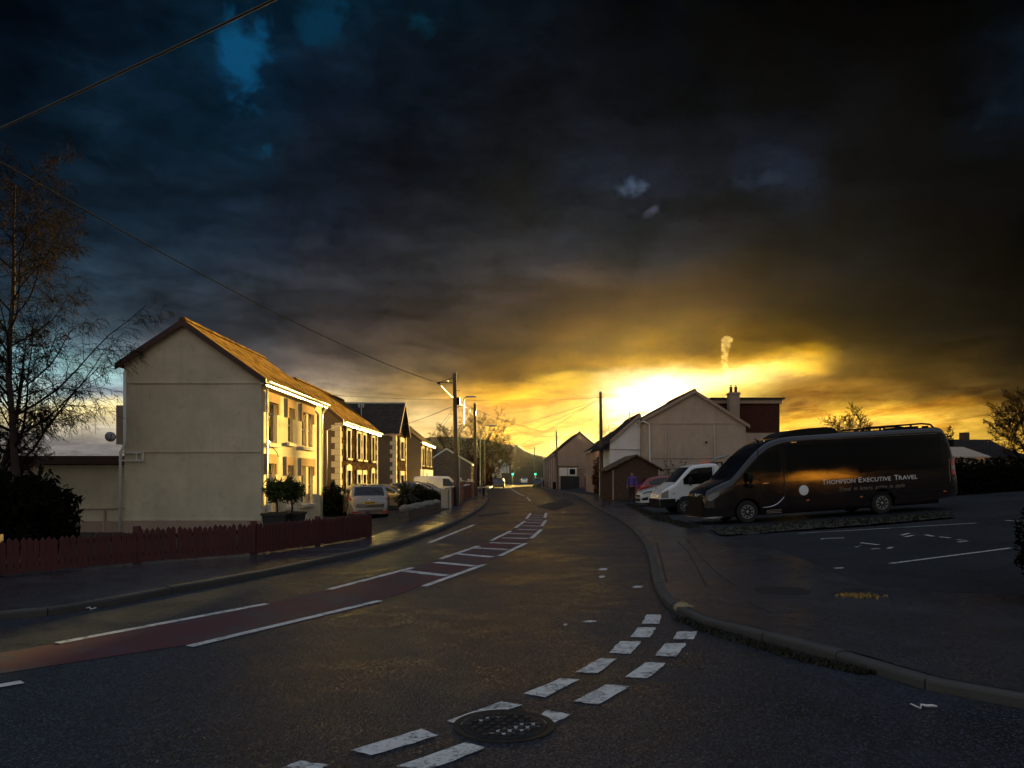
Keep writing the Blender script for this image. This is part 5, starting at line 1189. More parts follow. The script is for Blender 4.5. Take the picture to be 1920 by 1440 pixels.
# ------------------------------------------------------------------ vehicles
class Car:
    """body lofted from its side profile; x runs from the nose (0) to the tail (L), y across, z up"""
    def __init__(s, L, W, top, sill, belt, roofz, tumble, wheels, wr, nose=.35, nosek=.14, tail=.25, tailk=.08, rr=.13, arch=.055, bot=None, tuck=.05):
        s.__dict__.update(L=L, W=W / 2, top=top, sill=sill, belt=belt, roofz=roofz, tumble=tumble, wheels=wheels, wr=wr, nose=nose, nosek=nosek, tail=tail, tailk=tailk, rr=rr, arch=arch, bot=bot, tuck=tuck)
    def plan(s, x):
        k = 1.0
        if x < s.nose: k -= s.nosek * (1 - x / s.nose) ** 2.2
        if x > s.L - s.tail: k -= s.tailk * (1 - (s.L - x) / s.tail) ** 2.2
        return k
    def zt(s, x): return interp(s.top, x)
    def zb(s, x):
        z = s.sill if s.bot is None else interp(s.bot, x)
        for wx in s.wheels:
            d = abs(x - wx); r = s.wr + s.arch
            if d < r: z = max(z, s.wr + math.sqrt(max(0, r * r - d * d)) * .98)
        return z
    def w(s, x, z):
        b = s.W * s.plan(x)
        if z < s.belt: return b * (1 - s.tuck * ((s.belt - z) / s.belt) ** 2)
        return b * (1 - s.tumble * ((z - s.belt) / (s.roofz - s.belt)) ** 1.25)
    def r(s, x): return min(s.rr, (s.zt(x) - s.zb(x)) * .3)
    def tz(s, x, y):
        zt, r = s.zt(x), s.r(x); wz = s.w(x, zt - r); y = abs(y)
        a = max(1e-4, wz - r); b = a * .55
        if y <= b: return zt + .016 - .004 * y / b
        if y <= a: return zt + .012 * (a - y) / (a - b)
        q = min(r, y - (wz - r)); return zt - r + math.sqrt(max(0, r * r - q * q))
    def sec(s, x):
        zb, zt, r = s.zb(x), s.zt(x), s.r(x); zs = zt - r; pts = []
        for k in range(9):
            z = lerp(zb, zs, k / 8); pts.append((s.w(x, z), z))
        wz = s.w(x, zs)
        for a in (18, 36, 54, 72, 90): pts.append((wz - r + r * math.cos(R(a)), zs + r * math.sin(R(a))))
        pts.append(((wz - r) * .55, zt + .012)); pts.append((0, zt + .016))
        return pts
    def body(s, root, mat, name='body'):
        xs = sorted({round(s.L * k / 70, 4) for k in range(71)} | {round(x, 4) for x, _ in s.top if 0 <= x <= s.L} | {round(wx + (s.wr + s.arch) * q, 4) for wx in s.wheels for q in (-1.001, -.98, -.9, -.75, -.5, -.25, 0, .25, .5, .75, .9, .98, 1.001)} | {.02, .06, .12, s.L - .02, s.L - .06, s.L - .12})
        m = MB(); vs = []; n = None
        for x in xs:
            p = s.sec(x); loop = [(x, -y, z) for y, z in p] + [(x, y, z) for y, z in p[-2::-1]]; n = len(loop); vs += loop
        fs = [(i * n + k, i * n + (k + 1) % n, (i + 1) * n + (k + 1) % n, (i + 1) * n + k) for i in range(len(xs) - 1) for k in range(n)]
        fs += [tuple(range(n)), tuple((len(xs) - 1) * n + k for k in range(n))]
        m.add(vs, fs); return m.build(name, mat, root, world=False, smooth=38, uv=False)
    def side(s, name, mat, parent, sides, lo, hi, x0, x1, off=.006, n=14, k=6, th=.0):
        """a patch lying on the flank: lo/hi are (x, z) profiles"""
        for sg in sides:
            m = MB(); vs = []; c = k + 1
            for i in range(n + 1):
                x = lerp(x0, x1, i / n); a, b = interp(lo, x), interp(hi, x)
                for j in range(k + 1):
                    z = lerp(a, b, j / k); vs.append((x, sg * (s.w(x, z) + off), z))
            m.add(vs, [(i * c + j, i * c + j + 1, (i + 1) * c + j + 1, (i + 1) * c + j) for i in range(n) for j in range(k)])
            o = m.build(name, mat, parent, world=False, smooth=True, uv=False, fix=False)
        return o
    def over(s, name, mat, parent, x0, x1, half, off=.010, n=10, k=12, c0=0):
        """a patch lying on the upper surface; half(x) gives its half width"""
        m = MB(); vs = []
        for i in range(n + 1):
            x = lerp(x0, x1, i / n); hw = half(x) if callable(half) else half
            for j in range(k + 1):
                y = c0 + lerp(-hw, hw, j / k); vs.append((x, y, s.tz(x, y) + off))
        c = k + 1; m.add(vs, [(i * c + j, i * c + j + 1, (i + 1) * c + j + 1, (i + 1) * c + j) for i in range(n) for j in range(k)])
        return m.build(name, mat, parent, world=False, smooth=True, uv=False, fix=False)
    def wheel(s, root, spokes=8, rimr=.66, rim='alloy', wd=.2, y=None, sides=(-1, 1)):
        for wx in s.wheels:
            for sg in sides:
                yc = sg * ((y or s.W * .985) - wd / 2 - .01); r = s.wr; q = rimr * r
                m = MB(); m.lathe([(q, -wd * .48), (r * .9, -wd * .5), (r * .985, -wd * .38), (r, -wd * .2), (r, wd * .2), (r * .985, wd * .38), (r * .9, wd * .5), (q, wd * .48)], 28, 'y', (wx, yc, r))
                o = m.build('wheel', 'tyre_rubber', root, world=False, smooth=35, uv=False)
                yo = yc + sg * wd * .42; m = MB(); m.lathe([(q, -.02 * sg), (q, .02 * sg), (q * .9, .02 * sg), (q * .84, -.03 * sg), (.02, -.035 * sg)], 24, 'y', (wx, yo, r))
                m.lathe([(q * .25, -.03 * sg), (q * .25, .012 * sg), (q * .2, .018 * sg), (.005, .018 * sg)], 14, 'y', (wx, yo, r))
                for k in range(spokes):
                    a = 2 * math.pi * k / spokes; m.bar((wx + q * .2 * math.cos(a), yo, r + q * .2 * math.sin(a)), (wx + q * .88 * math.cos(a), yo + sg * .004, r + q * .88 * math.sin(a)), q * .2, .025, (0, 1, 0))
                m.build('rim', rim, o, world=False, smooth=30, uv=False)
    def underside(s, root):
        m = MB(); m.box(s.L * .06, -s.W * .7, s.sill * .75, s.L * .94, s.W * .7, s.sill + .1); m.build('underbody', 'black_plastic', root, world=False, uv=False)
def mirror(root, x, y, z, mat, s_=1.0):
    m = MB(); sg = 1 if y > 0 else -1; m.ball((x, y + sg * .10 * s_, z + .1 * s_), (.07 * s_, .11 * s_, .14 * s_), 10, 6); m.bar((x + .02, y - sg * .08, z - .02), (x, y + sg * .06, z + .03), .05, .06); m.build('wing_mirror', mat, root, world=False, smooth=True, uv=False)
# ------------------------------------------------------------------ black minibus
bus = thing('minibus', 'long black minibus with silver lettering along its side, parked nose to the road', 'minibus', (5.93, 24.75, .09), R(7.0), tilt=-math.atan(.058)); bus.scale = (.972, 1, 1)
B = Car(8.70, 1.98, [(0, .82), (.04, .98), (.10, 1.06), (.3, 1.17), (.6, 1.29), (.86, 1.38), (1.05, 1.56), (1.3, 1.80), (1.62, 2.09), (1.9, 2.31), (2.15, 2.46), (2.4, 2.555), (2.7, 2.62), (3.2, 2.655), (5, 2.68), (7.9, 2.69), (8.2, 2.68), (8.32, 2.62), (8.42, 2.45), (8.55, 1.9), (8.66, 1.3), (8.7, .9), (8.75, .7)],
        .28, 1.62, 2.66, .085, (1.36, 5.98), .36, nose=.9, nosek=.2, tail=.3, tailk=.06, rr=.2, arch=.075, bot=[(0, .22), (.9, .24), (2, .27), (7.2, .30), (8.3, .40), (8.75, .48)], tuck=.012)
bb = B.body(bus, 'black_vehicle_paint'); B.wheel(bus, 9, .6, wd=.24); B.underside(bus)
B.over('windscreen', 'tinted_glass', bus, .93, 1.66, lambda x: lerp(.84, .80, (x - .93) / .73))
m = MB(); [m.bar((.95, y, B.tz(.95, y) + .015), (1.25, y - .35, B.tz(1.25, 0) + .012), .02) for y in (.6, .1)]; m.build('wiper', 'black_plastic', bus, world=False)
B.side('cab_window', 'tinted_glass', bus, (-1, 1), [(1.72, 1.38), (2.52, 1.36)], [(1.72, 1.92), (1.9, 2.1), (2.1, 2.2), (2.52, 2.24)], 1.72, 2.52)
B.side('quarter_window', 'tinted_glass', bus, (-1, 1), [(1.28, 1.42), (1.68, 1.39)], [(1.28, 1.56), (1.68, 1.90)], 1.28, 1.68)
for k, (a, b) in enumerate(((2.75, 4.1), (4.13, 5.5), (5.53, 6.9), (6.93, 8.15))):
    B.side('side_window', 'tinted_glass', bus, (-1, 1), [(a, 1.36), (b, 1.36)], [(a, 2.36), (b, 2.36)], a, b, .005)
B.side('door_gap', 'black_plastic', bus, (-1,), [(1.80, .40), (1.83, .40)], [(1.80, 2.3), (1.83, 2.3)], 1.80, 1.825, .003, 1, 14)
B.side('door_gap', 'black_plastic', bus, (-1,), [(2.62, .40), (2.65, .40)], [(2.62, 2.4), (2.65, 2.4)], 2.62, 2.645, .003, 1, 14)
B.side('rub_strip', 'black_plastic', bus, (-1, 1), [(2.7, .66), (8.5, .66)], [(2.7, .73), (8.5, .73)], 2.7, 8.5, .012, 20, 1)
# silver sweep under the door, step vents
m = MB(); pts = []
for k in range(15):
    f = k / 14; x = 1.86 + .74 * f; z = .46 + .30 * f ** 3; pts.append((x, -(B.w(x, z) + .008), z))
m.tube(pts, [.012 + .012 * math.sin(math.pi * k / 14) for k in range(15)], 5); m.build('door_sweep', 'chrome', bus, world=False, smooth=True)
m = MB()
for z, a, b in ((.37, 2.0, 2.5), (.325, 1.98, 2.48), (.28, 2.0, 2.5)): m.box(a, -B.w(a, z) - .008, z - .012, b, -B.w(a, z) + .02, z + .008)
m.build('step_vent', 'dim_letter', bus, world=False)
# nose
m = MB()
for k in range(4): z = .62 + k * .085; m.bar((.06 + .045 * k, -.48, z), (.06 + .045 * k, .48, z), .035, .05)
gm = m.build('grille', 'chrome', bus, world=False)
m = MB(); m.lathe([(.13, -.03), (.13, 0), (.10, .01), (.01, .012)], 20, 'x', (.01, 0, .86)); m.build('badge', 'chrome', bus, world=False)
m = MB(); m.box(-.03, -.62, .5, .06, .62, .90); m.build('grille_surround', 'black_plastic', bus, world=False)
B.side('headlight', 'lamp_glass', bus, (-1, 1), [(.10, .78), (.2, .76), (.45, .92)], [(.10, .92), (.25, 1.0), (.45, 1.04)], .10, .45, .012)
B.side('bumper', 'black_plastic', bus, (-1, 1), [(0, .22), (.9, .25)], [(0, .56), (.9, .5)], .0, .88, .02)
m = MB(); m.box(-.06, -.8, .22, .05, .8, .56); m.box(-.075, -.26, .36, -.06, .26, .47); m.build('bumper', 'black_plastic', bus, world=False)
m = MB(); m.bar((-.05, -.86, .245), (.5, -.98, .25), .03, .05); m.bar((-.06, -.84, .24), (-.06, .84, .24), .03, .05); m.build('splitter', 'chrome', bus, world=False)
for sg in (-1, 1):
    m = MB(); m.ball((1.42, sg * 1.16, 1.42), (.075, .11, .17), 12, 8); m.ball((1.42, sg * 1.16, 1.18), (.07, .10, .08), 10, 6); m.bar((1.5, sg * .93, 1.36), (1.42, sg * 1.12, 1.34), .06, .08)
    m.build('wing_mirror', 'black_plastic', bus, world=False, smooth=True)
# roof pod, rails, hatch
m = MB(); pod = [(2.75, 2.655), (2.95, 2.76), (3.3, 2.84), (3.8, 2.875), (4.4, 2.88), (4.6, 2.86), (4.72, 2.80), (4.8, 2.69), (4.8, 2.62), (2.75, 2.6)]
m.prism(pod, 'y', -.58, .58); m.prism([(x + (.06 if x < 3 else -.04), z - .025) for x, z in pod], 'y', -.66, .66); m.build('roof_pod', 'black_plastic', bus, world=False, smooth=30)
m = MB()
for sg in (-1, 1):
    for a, b in ((5.55, 8.1),):
        m.tube([(a, sg * .72, 2.68), (a + .15, sg * .72, 2.78), (b - .4, sg * .72, 2.82), (b - .1, sg * .72, 2.78), (b, sg * .72, 2.68)], .03, 6)
        for x in (6.2, 6.75, 7.3): m.bar((x, sg * .72, 2.66), (x, sg * .72, 2.8), .05)
m.build('roof_rail', 'black_plastic', bus, world=False, smooth=30)
m = MB(); m.box(7.1, -.4, 2.7, 7.8, .4, 2.76); m.box(8.1, -.3, 2.68, 8.24, -.15, 2.76); m.build('roof_hatch', 'black_plastic', bus, world=False)
m = MB(); m.tube([(2.35, .1, 2.55), (2.22, .1, 2.66)], [.03, .008], 6); m.build('aerial', 'black_plastic', bus, world=False)
B.side('rain_gutter', 'chrome', bus, (-1, 1), [(3.9, 2.475), (8.1, 2.475)], [(3.9, 2.487), (8.1, 2.487)], 3.9, 8.1, .006, 16, 1)
# tail lamps, markers
B.side('tail_light', 'red_lens', bus, (-1, 1), [(8.42, 1.12), (8.6, 1.12)], [(8.42, 1.62), (8.6, 1.62)], 8.45, 8.6, .02, 3, 4)
B.side('reversing_light', 'lamp_glass', bus, (-1, 1), [(8.4, 1.30), (8.6, 1.30)], [(8.4, 1.42), (8.6, 1.42)], 8.46, 8.605, .028, 3, 2)
m = MB(); m.box(8.4, -.99, .9, 8.42, -.9, 1.65); [m.box(8.45, -.98, z, 8.66, -.955, z + .02) for z in (1.02, .97)]; m.build('tail_trim', 'chrome', bus, world=False)
for x in (3.4, 5.25, 8.2):
    m = MB(); z = .60; m.ball((x, -B.w(x, z) - .006, z), (.06, .018, .022), 10, 6); m.build('marker_light', 'orange_lens', bus, world=False, smooth=True)
m = MB(); [m.bar((x, -B.w(x, 1.2) - .02, 1.22), (x + .2, -B.w(x, 1.2) - .02, 1.22), .025, .03) for x in (1.9,)]; m.box(2.95, -B.w(3, 2.4) - .006, 2.43, 3.15, -B.w(3, 2.4), 2.455); m.build('door_handle', 'chrome', bus, world=False)
for sg in (-1,):
    m = MB(); vs = []; cx, cz = 5.98, .36
    for k in range(13):
        a = R(14 + k * 152 / 12); vs.append((cx + .47 * math.cos(a), -(B.w(cx, .5) + .02), cz + .47 * math.sin(a)))
    m.tube(vs, .03, 5); m.build('wheel_arch_trim', 'black_plastic', bus, world=False, smooth=True)
# lettering
def letter(body, size, x, z, mat, name, shear=0, space=1.0, wide=None):
    me = text_mesh(body, size, shear, space); xs = [v.co.x for v in me.vertices]; wd = max(xs) - min(xs)
    k = (wide / wd) if wide else 1
    for v in me.vertices:
        lx, lz = (v.co.x - min(xs)) * k, v.co.y; v.co = (x + lx, -(B.w(x + lx, z + lz) + .006) - v.co.z, z + lz)
    me.materials.clear(); me.materials.append(MATS[mat]); o = bpy.data.objects.new(name, me); COL.objects.link(o); o.parent = bus; return o
letter('T', .235, 3.92, 1.06, 'silver_letter', 'lettering', wide=.14); letter('HOMPSON', .19, 4.08, 1.06, 'silver_letter', 'lettering', wide=.98)
letter('E', .235, 5.18, 1.06, 'silver_letter', 'lettering', wide=.11); letter('XECUTIVE', .19, 5.31, 1.06, 'silver_letter', 'lettering', wide=1.0)
letter('T', .235, 6.43, 1.06, 'silver_letter', 'lettering', wide=.14); letter('RAVEL', .19, 6.59, 1.06, 'silver_letter', 'lettering', wide=.66)
px_ = 4.5
for word, wd_ in (('Travel', .42), ('in', .13), ('luxury,', .47), ('arrive', .42), ('in', .13), ('style', .34)):
    letter(word, .19, px_, .82, 'dim_letter', 'lettering', shear=.35, wide=wd_); px_ += wd_ + .075
m = MB(); m.lathe([(.15 + (.012 if 1 else 0), 0), (.15, -.008), (.01, -.010)], 24, 'y', (3.28, -B.w(3.28, .92) - .004, .92)); m.build('badge', 'silver_letter', bus, world=False)
# ------------------------------------------------------------------ white flatbed
vw = thing('flatbed_van', 'white flatbed van with a single cab parked beside the black minibus', 'flatbed van', (5.85, 31.4, .07), R(4), tilt=-math.atan(.05))
F_ = Car(1.0 * 2.42, 1.9, [(0, .70), (.05, .86), (.14, .98), (.35, 1.12), (.62, 1.25), (.8, 1.42), (1.05, 1.68), (1.25, 1.86), (1.42, 1.94), (1.8, 1.975), (2.2, 1.985), (2.36, 1.96), (2.42, 1.9)],
         .36, 1.15, 1.98, .11, (.98,), .33, nose=.5, nosek=.16, tail=.05, tailk=.0, rr=.12, arch=.09)
F_.body(vw, 'white_vehicle_paint', 'cab'); F_.wheel(vw, 7, .6)
F_.over('windscreen', 'tinted_glass', vw, .66, 1.24, .78)
F_.side('cab_window', 'tinted_glass', vw, (-1, 1), [(.95, 1.2), (2.16, 1.18)], [(.95, 1.42), (1.32, 1.76), (1.5, 1.82), (2.16, 1.84)], .95, 2.16)
m = MB(); [m.box(1.62, sg * (F_.w(1.62, 1.5)) - .03, 1.2, 1.66, sg * F_.w(1.62, 1.5) + .03, 1.78) for sg in (-1, 1)]; m.build('window_pillar', 'black_plastic', vw, world=False)
F_.side('bumper', 'black_plastic', vw, (-1, 1), [(0, .3), (.6, .36)], [(0, .66), (.6, .66)], 0, .6, .02)
m = MB(); m.box(-.04, -.78, .3, .03, .78, .66); m.build('bumper', 'black_plastic', vw, world=False)
m = MB(); [m.bar((.03 + .03 * k, -.5, .70 + k * .07), (.03 + .03 * k, .5, .70 + k * .07), .03, .04) for k in range(4)]; m.build('grille', 'black_plastic', vw, world=False)
F_.side('headlight', 'lamp_glass', vw, (-1, 1), [(.05, .70), (.32, .70)], [(.05, .88), (.32, 1.02)], .05, .32, .012)
F_.side('marker_light', 'orange_lens', vw, (-1, 1), [(.5, .84), (.6, .84)], [(.5, .88), (.6, .88)], .5, .58, .012, 2, 1)
mirror(vw, 1.2, -F_.W, 1.2, 'black_plastic', 1.25); mirror(vw, 1.2, F_.W, 1.2, 'black_plastic', 1.25)
F_.side('door_gap', 'black_plastic', vw, (-1, 1), [(2.2, .42), (2.23, .42)], [(2.2, 1.85), (2.23, 1.85)], 2.205, 2.22, .003, 1, 10)
m = MB(); m.box(2.45, -.45, .45, 5.3, -.3, .62); m.box(2.45, .3, .45, 5.3, .45, .62); m.build('chassis', 'black_plastic', vw, world=False)
m = MB(); m.box(2.5, -.98, .85, 5.4, .98, .92); [m.box(2.5, sg * .98 - .02, .92, 5.4, sg * .98 + .02, 1.25) for sg in (-1, 1)]; m.box(5.38, -.96, .92, 5.42, .96, 1.25); m.build('load_bed', 'galv', vw, world=False)
m = MB(); [m.bar((2.56, y, .9), (2.56, y, 2.0), .05) for y in (-.9, -.3, .3, .9)]; [m.bar((2.56, -.93, z), (2.56, .93, z), .05) for z in (1.3, 1.65, 2.0)]; m.build('headboard', 'black_plastic', vw, world=False)
m = MB(); m.lathe([(.06, 0), (.06, .08), (.03, .12), (.005, .12)], 10, c=(2.2, -.3, 1.99)); m.lathe([(.06, 0), (.06, .08), (.03, .12), (.005, .12)], 10, c=(2.2, .3, 1.99)); m.build('beacon', 'orange_lens', vw, world=False, smooth=30)
for sg in (-1, 1):
    m = MB(); m.lathe([(.2, -.1), (.31, -.1), (.33, -.06), (.33, .06), (.31, .1), (.2, .1)], 20, 'y', (4.1, sg * .75, .33)); m.build('wheel', 'tyre_rubber', vw, world=False, smooth=30)
# ------------------------------------------------------------------ passenger cars
HATCH = dict(L=4.25, W=1.78, top=[(0, .52), (.03, .66), (.12, .76), (.5, .87), (1.0, .97), (1.25, 1.06), (1.6, 1.25), (1.95, 1.39), (2.25, 1.45), (2.8, 1.465), (3.3, 1.43), (3.65, 1.35), (3.9, 1.15), (4.05, .98), (4.15, .9), (4.22, .7), (4.25, .55)], sill=.22, belt=.92, roofz=1.46, tumble=.2, wheels=(.85, 3.45), wr=.31, nose=.7, nosek=.3, tail=.5, tailk=.14, rr=.15)
def hatch(name, label, loc, rz, mat, group=None, tilt=0, scale=1.0, **over):
    c = Car(**{**HATCH, **over}); t = thing(name, label, 'car', loc, rz, group, tilt=tilt); t.scale = (scale,) * 3
    c.body(t, mat); c.wheel(t, 7, .68); c.underside(t)
    c.over('windscreen', 'tinted_glass', t, 1.22, 1.93, lambda x: lerp(.70, .56, (x - 1.22) / .7))
    c.over('rear_window', 'tinted_glass', t, 3.68, 3.97, .56)
    c.side('side_window', 'tinted_glass', t, (-1, 1), [(1.42, .97), (2.3, .96)], [(1.42, 1.06), (1.8, 1.24), (2.05, 1.32), (2.3, 1.345)], 1.42, 2.3)
    c.side('side_window', 'tinted_glass', t, (-1, 1), [(2.36, .96), (3.6, 1.0)], [(2.36, 1.348), (2.9, 1.345), (3.3, 1.29), (3.6, 1.18)], 2.36, 3.6)
    c.side('headlight', 'lamp_glass', t, (-1, 1), [(.08, .64), (.65, .78)], [(.08, .72), (.3, .80), (.65, .86)], .08, .65, .01)
    c.side('tail_light', 'red_lens', t, (-1, 1), [(3.85, .78), (4.2, .76)], [(3.85, 1.02), (4.0, 1.0), (4.2, .86)], 3.85, 4.18, .01)
    m = MB(); m.box(-.015, -.5, .28, .04, .5, .42); m.box(0.0, -.42, .50, .06, .42, .60); m.build('grille', 'black_plastic', t, world=False)
    c.side('fog_light', 'black_plastic', t, (-1, 1), [(.04, .34), (.35, .34)], [(.04, .44), (.35, .52)], .05, .33, .01)
    mirror(t, 1.5, -c.W * .97, .95, mat, .8); mirror(t, 1.5, c.W * .97, .95, mat, .8)
    for x in (1.3, 2.33, 3.3): c.side('door_gap', 'black_plastic', t, (-1, 1), [(x, .3), (x + .02, .3)], [(x, .95), (x + .02, .95)], x, x + .014, .003, 1, 8)
    m = MB(); [m.bar((x, sg * (c.w(x, .85) + .015), .86), (x + .2, sg * (c.w(x, .85) + .015), .86), .02, .03) for x in (2.05, 3.05) for sg in (-1, 1)]; m.build('door_handle', mat, t, world=False)
    return t
hatch('hatchback', 'pale blue white hatchback between the red car and the white flatbed van', (6.5, 39.6, .09), R(3), 'blue_white_paint', tilt=-math.atan(.04))
hatch('hatchback', 'dark red hatchback behind the pale blue white hatchback', (11.45, 44.6, .36), R(180), 'red_vehicle_paint', tilt=math.atan(.05))
# silver car in the drive, its tail to the camera
sv = thing('silver_car', 'silver family car parked in the drive with its tail to the camera', 'car', (-7.55, 38.2, -.27), R(-90 + 17))
S = Car(4.3, 1.82, [(0, .55), (.04, .72), (.15, .82), (.6, .95), (1.0, 1.04), (1.3, 1.2), (1.65, 1.4), (2.0, 1.52), (2.5, 1.57), (3.1, 1.555), (3.5, 1.51), (3.72, 1.46), (3.86, 1.33), (4.0, 1.12), (4.06, .99), (4.16, .93), (4.22, .80), (4.26, .62), (4.3, .5)], .24, .98, 1.56, .25, (.88, 3.55), .32, nose=.7, nosek=.3, tail=.6, tailk=.18, rr=.2)
S.body(sv, 'silver_paint'); S.wheel(sv, 6, .68); S.underside(sv)
S.over('rear_window', 'tinted_glass', sv, 3.76, 4.04, lambda x: lerp(.60, .68, (x - 3.76) / .28)); S.over('windscreen', 'tinted_glass', sv, 1.25, 1.95, .6)
S.side('side_window', 'tinted_glass', sv, (-1, 1), [(1.5, 1.04), (2.4, 1.03)], [(1.5, 1.2), (1.9, 1.38), (2.4, 1.45)], 1.5, 2.4); S.side('side_window', 'tinted_glass', sv, (-1, 1), [(2.46, 1.03), (3.55, 1.06)], [(2.46, 1.455), (3.1, 1.44), (3.55, 1.30)], 2.46, 3.55)
S.side('tail_light', 'red_lens', sv, (-1, 1), [(3.86, .92), (4.2, .84)], [(3.86, 1.10), (4.05, 1.06), (4.2, .93)], 3.88, 4.2, .012)
for sg in (-1, 1): S.over('reversing_light', 'lamp_glass', sv, 4.04, 4.15, .16, .014, 3, 4, sg * .56)
m = MB(); m.box(4.285, -.62, .55, 4.32, .62, .68); m.box(4.3, -.55, .36, 4.33, .55, .44); m.build('bumper_trim', 'chrome', sv, world=False)
m = MB(); m.box(4.27, -.26, .68, 4.3, .26, .79); npl = m.build('number_plate', 'yellow_plate', sv, world=False)
m = MB(); [m.box(4.301, -.21 + k * .065, .705, 4.304, -.17 + k * .065, .765) for k in range(7)]; m.build('plate_smudge', 'black_plastic', npl, world=False)
m = MB(); m.box(4.29, -.8, .3, 4.325, -.5, .36); m.box(4.29, .5, .3, 4.325, .8, .36); m.build('reflector', 'red_lens', sv, world=False)
m = MB(); m.add([(4.235, 0, .93), (4.235, .045, .87), (4.25, 0, .81), (4.235, -.045, .87)], [(0, 1, 2, 3)]); m.build('badge', 'chrome', sv, world=False)
m = MB(); m.bar((3.8, 0, 1.42), (3.98, .5, 1.2), .02); m.build('wiper', 'black_plastic', sv, world=False)
mirror(sv, 1.55, -S.W * .97, 1.02, 'silver_paint', .85); mirror(sv, 1.55, S.W * .97, 1.02, 'silver_paint', .85)
# cars nosed in along the left
LG = 'cars parked in the left front yards'
hatch('parked_car', 'silver grey car half hidden by the hedge behind the silver family car', (-5.2, 44.6, -.25), R(180 - 2), 'silver_paint', LG)
hatch('parked_car', 'dark car behind the hedge, nearest of the row beyond the stone house', (-4.1, 50.2, -.2), R(180 + 2), 'dark_vehicle_paint', LG)
hatch('parked_car', 'pale roofed car second in the row beyond the stone house', (-3.95, 53.4, -.15), R(180), 'silver_paint', LG)
# white van beyond
wv = thing('white_van', 'white panel van parked side on beyond the near telegraph pole', 'van', (-3.75, 66, -.3), R(180))
V = Car(4.6, 1.9, [(0, .7), (.05, .9), (.2, 1.02), (.7, 1.2), (.95, 1.38), (1.3, 1.7), (1.55, 1.9), (1.8, 1.98), (2.5, 2.0), (4.4, 1.98), (4.55, 1.9), (4.6, .6)], .3, 1.1, 2.0, .1, (.9, 3.7), .33, nose=.6, nosek=.2, tail=.1, tailk=.02, rr=.13)
V.body(wv, 'white_vehicle_paint'); V.wheel(wv, 6, .6); V.over('windscreen', 'tinted_glass', wv, 1.0, 1.52, .74); V.side('cab_window', 'tinted_glass', wv, (-1, 1), [(1.25, 1.16), (2.1, 1.15)], [(1.25, 1.4), (1.6, 1.75), (2.1, 1.8)], 1.25, 2.1)
V.side('headlight', 'lamp_glass', wv, (-1, 1), [(.05, .7), (.4, .8)], [(.05, .85), (.4, 1.0)], .05, .4, .01); mirror(wv, 1.3, -V.W, 1.15, 'black_plastic'); mirror(wv, 1.3, V.W, 1.15, 'black_plastic')
V.side('side_panel', 'black_plastic', wv, (-1, 1), [(2.2, .5), (4.5, .5)], [(2.2, .58), (4.5, .58)], 2.2, 4.5, .01, 8, 1)
# a few far cars
for i, (x, y, mt, lab) in enumerate(((-2.0, 118, 'dark_vehicle_paint', 'dark car parked at the far left kerb'), (3.2, 205, 'white_vehicle_paint', 'pale car far away in the middle of the road'), (4.3, 128, 'dark_vehicle_paint', 'dark car parked at the terrace kerb'))):
    hatch('far_car', lab, (x, y, 0), R(-90), mt, 'cars far down the road')
# ------------------------------------------------------------------ person
def skinned(name, verts, edges, rad, mat, parent, root=0, sub=2):
    me = bpy.data.meshes.new(name); me.from_pydata(verts, edges, []); me.update()
    o = bpy.data.objects.new(name, me); COL.objects.link(o)
    md = o.modifiers.new('Skin', 'SKIN')
    if not me.skin_vertices: bpy.context.view_layer.objects.active = o
    for i, sv_ in enumerate(me.skin_vertices[0].data): sv_.radius = rad[i] if isinstance(rad[i], tuple) else (rad[i], rad[i]); sv_.use_root = (i == root)
    s_ = o.modifiers.new('Sub', 'SUBSURF'); s_.levels = sub; s_.render_levels = sub
    dg = bpy.context.evaluated_depsgraph_get(); nm = bpy.data.meshes.new_from_object(o.evaluated_get(dg))
    bpy.data.objects.remove(o); bpy.data.meshes.remove(me)
    for p in nm.polygons: p.use_smooth = True
    nm.materials.clear(); nm.materials.append(MATS[mat]); nm.name = name
    q = bpy.data.objects.new(name, nm); COL.objects.link(q); q.parent = parent; return q
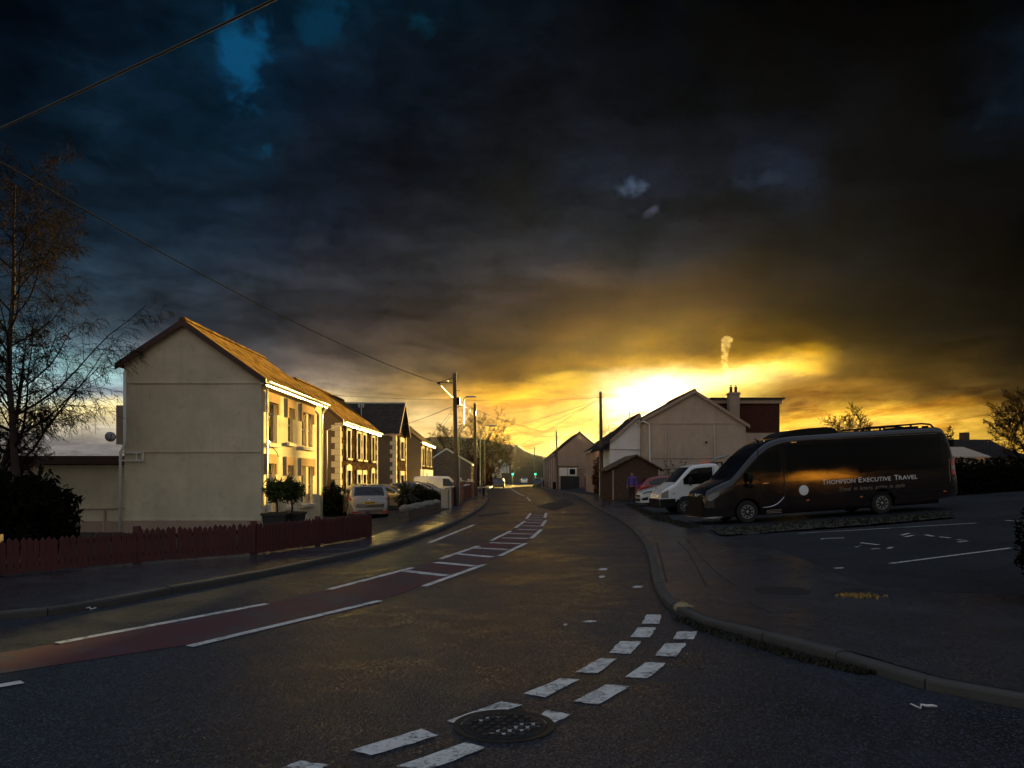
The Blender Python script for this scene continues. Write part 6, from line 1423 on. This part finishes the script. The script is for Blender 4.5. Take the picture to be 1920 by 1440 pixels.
def person(loc, rz, label):
    t = thing('person', label, 'person', loc, rz)
    V_, E_, R_ = [], [], []
    def chain(pts, start=None):
        prev = start
        for p in pts:
            V_.append(p[0]); R_.append(p[1]); i = len(V_) - 1
            if prev is not None: E_.append((prev, i))
            prev = i
        return prev
    pel = chain([((0, 0, .95), (.15, .11))]); sp = chain([((0, -.01, 1.1), (.135, .10)), ((0, -.02, 1.28), (.16, .11)), ((0, -.01, 1.42), (.15, .10))], pel)
    nk = chain([((0, 0, 1.50), .055), ((0, .015, 1.56), .055)], sp); chain([((0, .03, 1.63), (.078, .09)), ((0, .025, 1.70), (.075, .09)), ((0, .01, 1.75), (.05, .06))], nk)
    hands = []
    for sg in (-1, 1):
        e = chain([((sg * .18, -.01, 1.40), .065), ((sg * .25, -.02, 1.16), .05), ((sg * .27, .05, .95), .04), ((sg * .272, .07, .90), (.026, .032)), ((sg * .272, .085, .84), (.02, .036))], sp)
        for f in range(4):
            y = .058 + .019 * f; l = (.058, .072, .075, .066)[3 - f] if f else .055
            chain([((sg * .272, y, .805), .0095), ((sg * .268, y + .008, .805 - l * .55), .0088), ((sg * .258, y + .012, .805 - l), .0075)], e)
        chain([((sg * .262, .115, .85), .011), ((sg * .258, .128, .82), .0095), ((sg * .256, .128, .795), .008)], e)
        st = .13 if sg > 0 else -.10
        k = chain([((sg * .09, 0, .88), .095), ((sg * .10, st * .55, .5), .06), ((sg * .10, st * .9 - .03, .12), .042), ((sg * .10, st - .04, .06), .045)], pel)
        chain([((sg * .115, st + .08, .045), .04), ((sg * .12, st + .15, .035), .03)], k)
    body = skinned('body', V_, E_, R_, 'skin', t)
    # face: nose, ears, eyes, mouth as part of the head's own children
    m = MB(); m.ball((0, .125, 1.66), (.014, .024, .022), 8, 6); [m.ball((sg * .083, .015, 1.665), (.014, .024, .034), 8, 6) for sg in (-1, 1)]; m.build('face_feature', 'skin', t, world=False, smooth=True)
    m = MB(); [m.ball((sg * .032, .105, 1.69), (.013, .012, .008), 8, 5) for sg in (-1, 1)]; m.build('eye', 'hair', t, world=False, smooth=True); m = MB(); m.ball((0, .112, 1.615), (.024, .008, .006), 8, 5); m.build('mouth', 'red_lens', t, world=False, smooth=True)
    m = MB(); m.ball((0, .0, 1.715), (.094, .108, .085), 16, 10, .03, random.Random(1)); m.ball((0, -.045, 1.655), (.085, .06, .08), 14, 8, .03, random.Random(2)); m.build('hair', 'hair', t, world=False, smooth=True)
    V_, E_, R_ = [], [], []
    a = chain([((0, 0, .86), (.175, .14))]); b = chain([((0, 0, .98), (.18, .14)), ((0, -.01, 1.14), (.175, .135)), ((0, -.02, 1.3), (.19, .14)), ((0, -.01, 1.43), (.165, .115))], a); chain([((0, .0, 1.50), (.085, .08)), ((0, .01, 1.535), (.08, .075))], b)
    for sg in (-1, 1): chain([((sg * .19, -.01, 1.40), .085), ((sg * .262, -.02, 1.16), .070), ((sg * .275, .04, .98), .060), ((sg * .274, .06, .925), .052)], b)
    skinned('jacket', V_, E_, R_, 'purple_cloth', t)
    V_, E_, R_ = [], [], []
    a = chain([((0, 0, .96), (.16, .125))])
    for sg in (-1, 1):
        st = .13 if sg > 0 else -.10
        chain([((sg * .092, 0, .86), .105), ((sg * .10, st * .55, .5), .078), ((sg * .10, st * .9 - .03, .14), .064), ((sg * .10, st - .04, .085), .062)], a)
    skinned('trousers', V_, E_, R_, 'dark_cloth', t)
    for sg in (-1, 1):
        st = .13 if sg > 0 else -.10; m = MB(); m.ball((sg * .115, st + .045, .045), (.052, .145, .048), 12, 8); m.box(sg * .115 - .045, st - .08, 0.0, sg * .115 + .045, st + .17, .02); m.build('shoe', 'black_plastic', t, world=False, smooth=40)
    return t
q = P(1185, 938, 46.5)
person((q.x, 46.5, hr(q.x, 46.5)), R(150), 'person in a purple jacket and dark trousers walking on the right pavement')
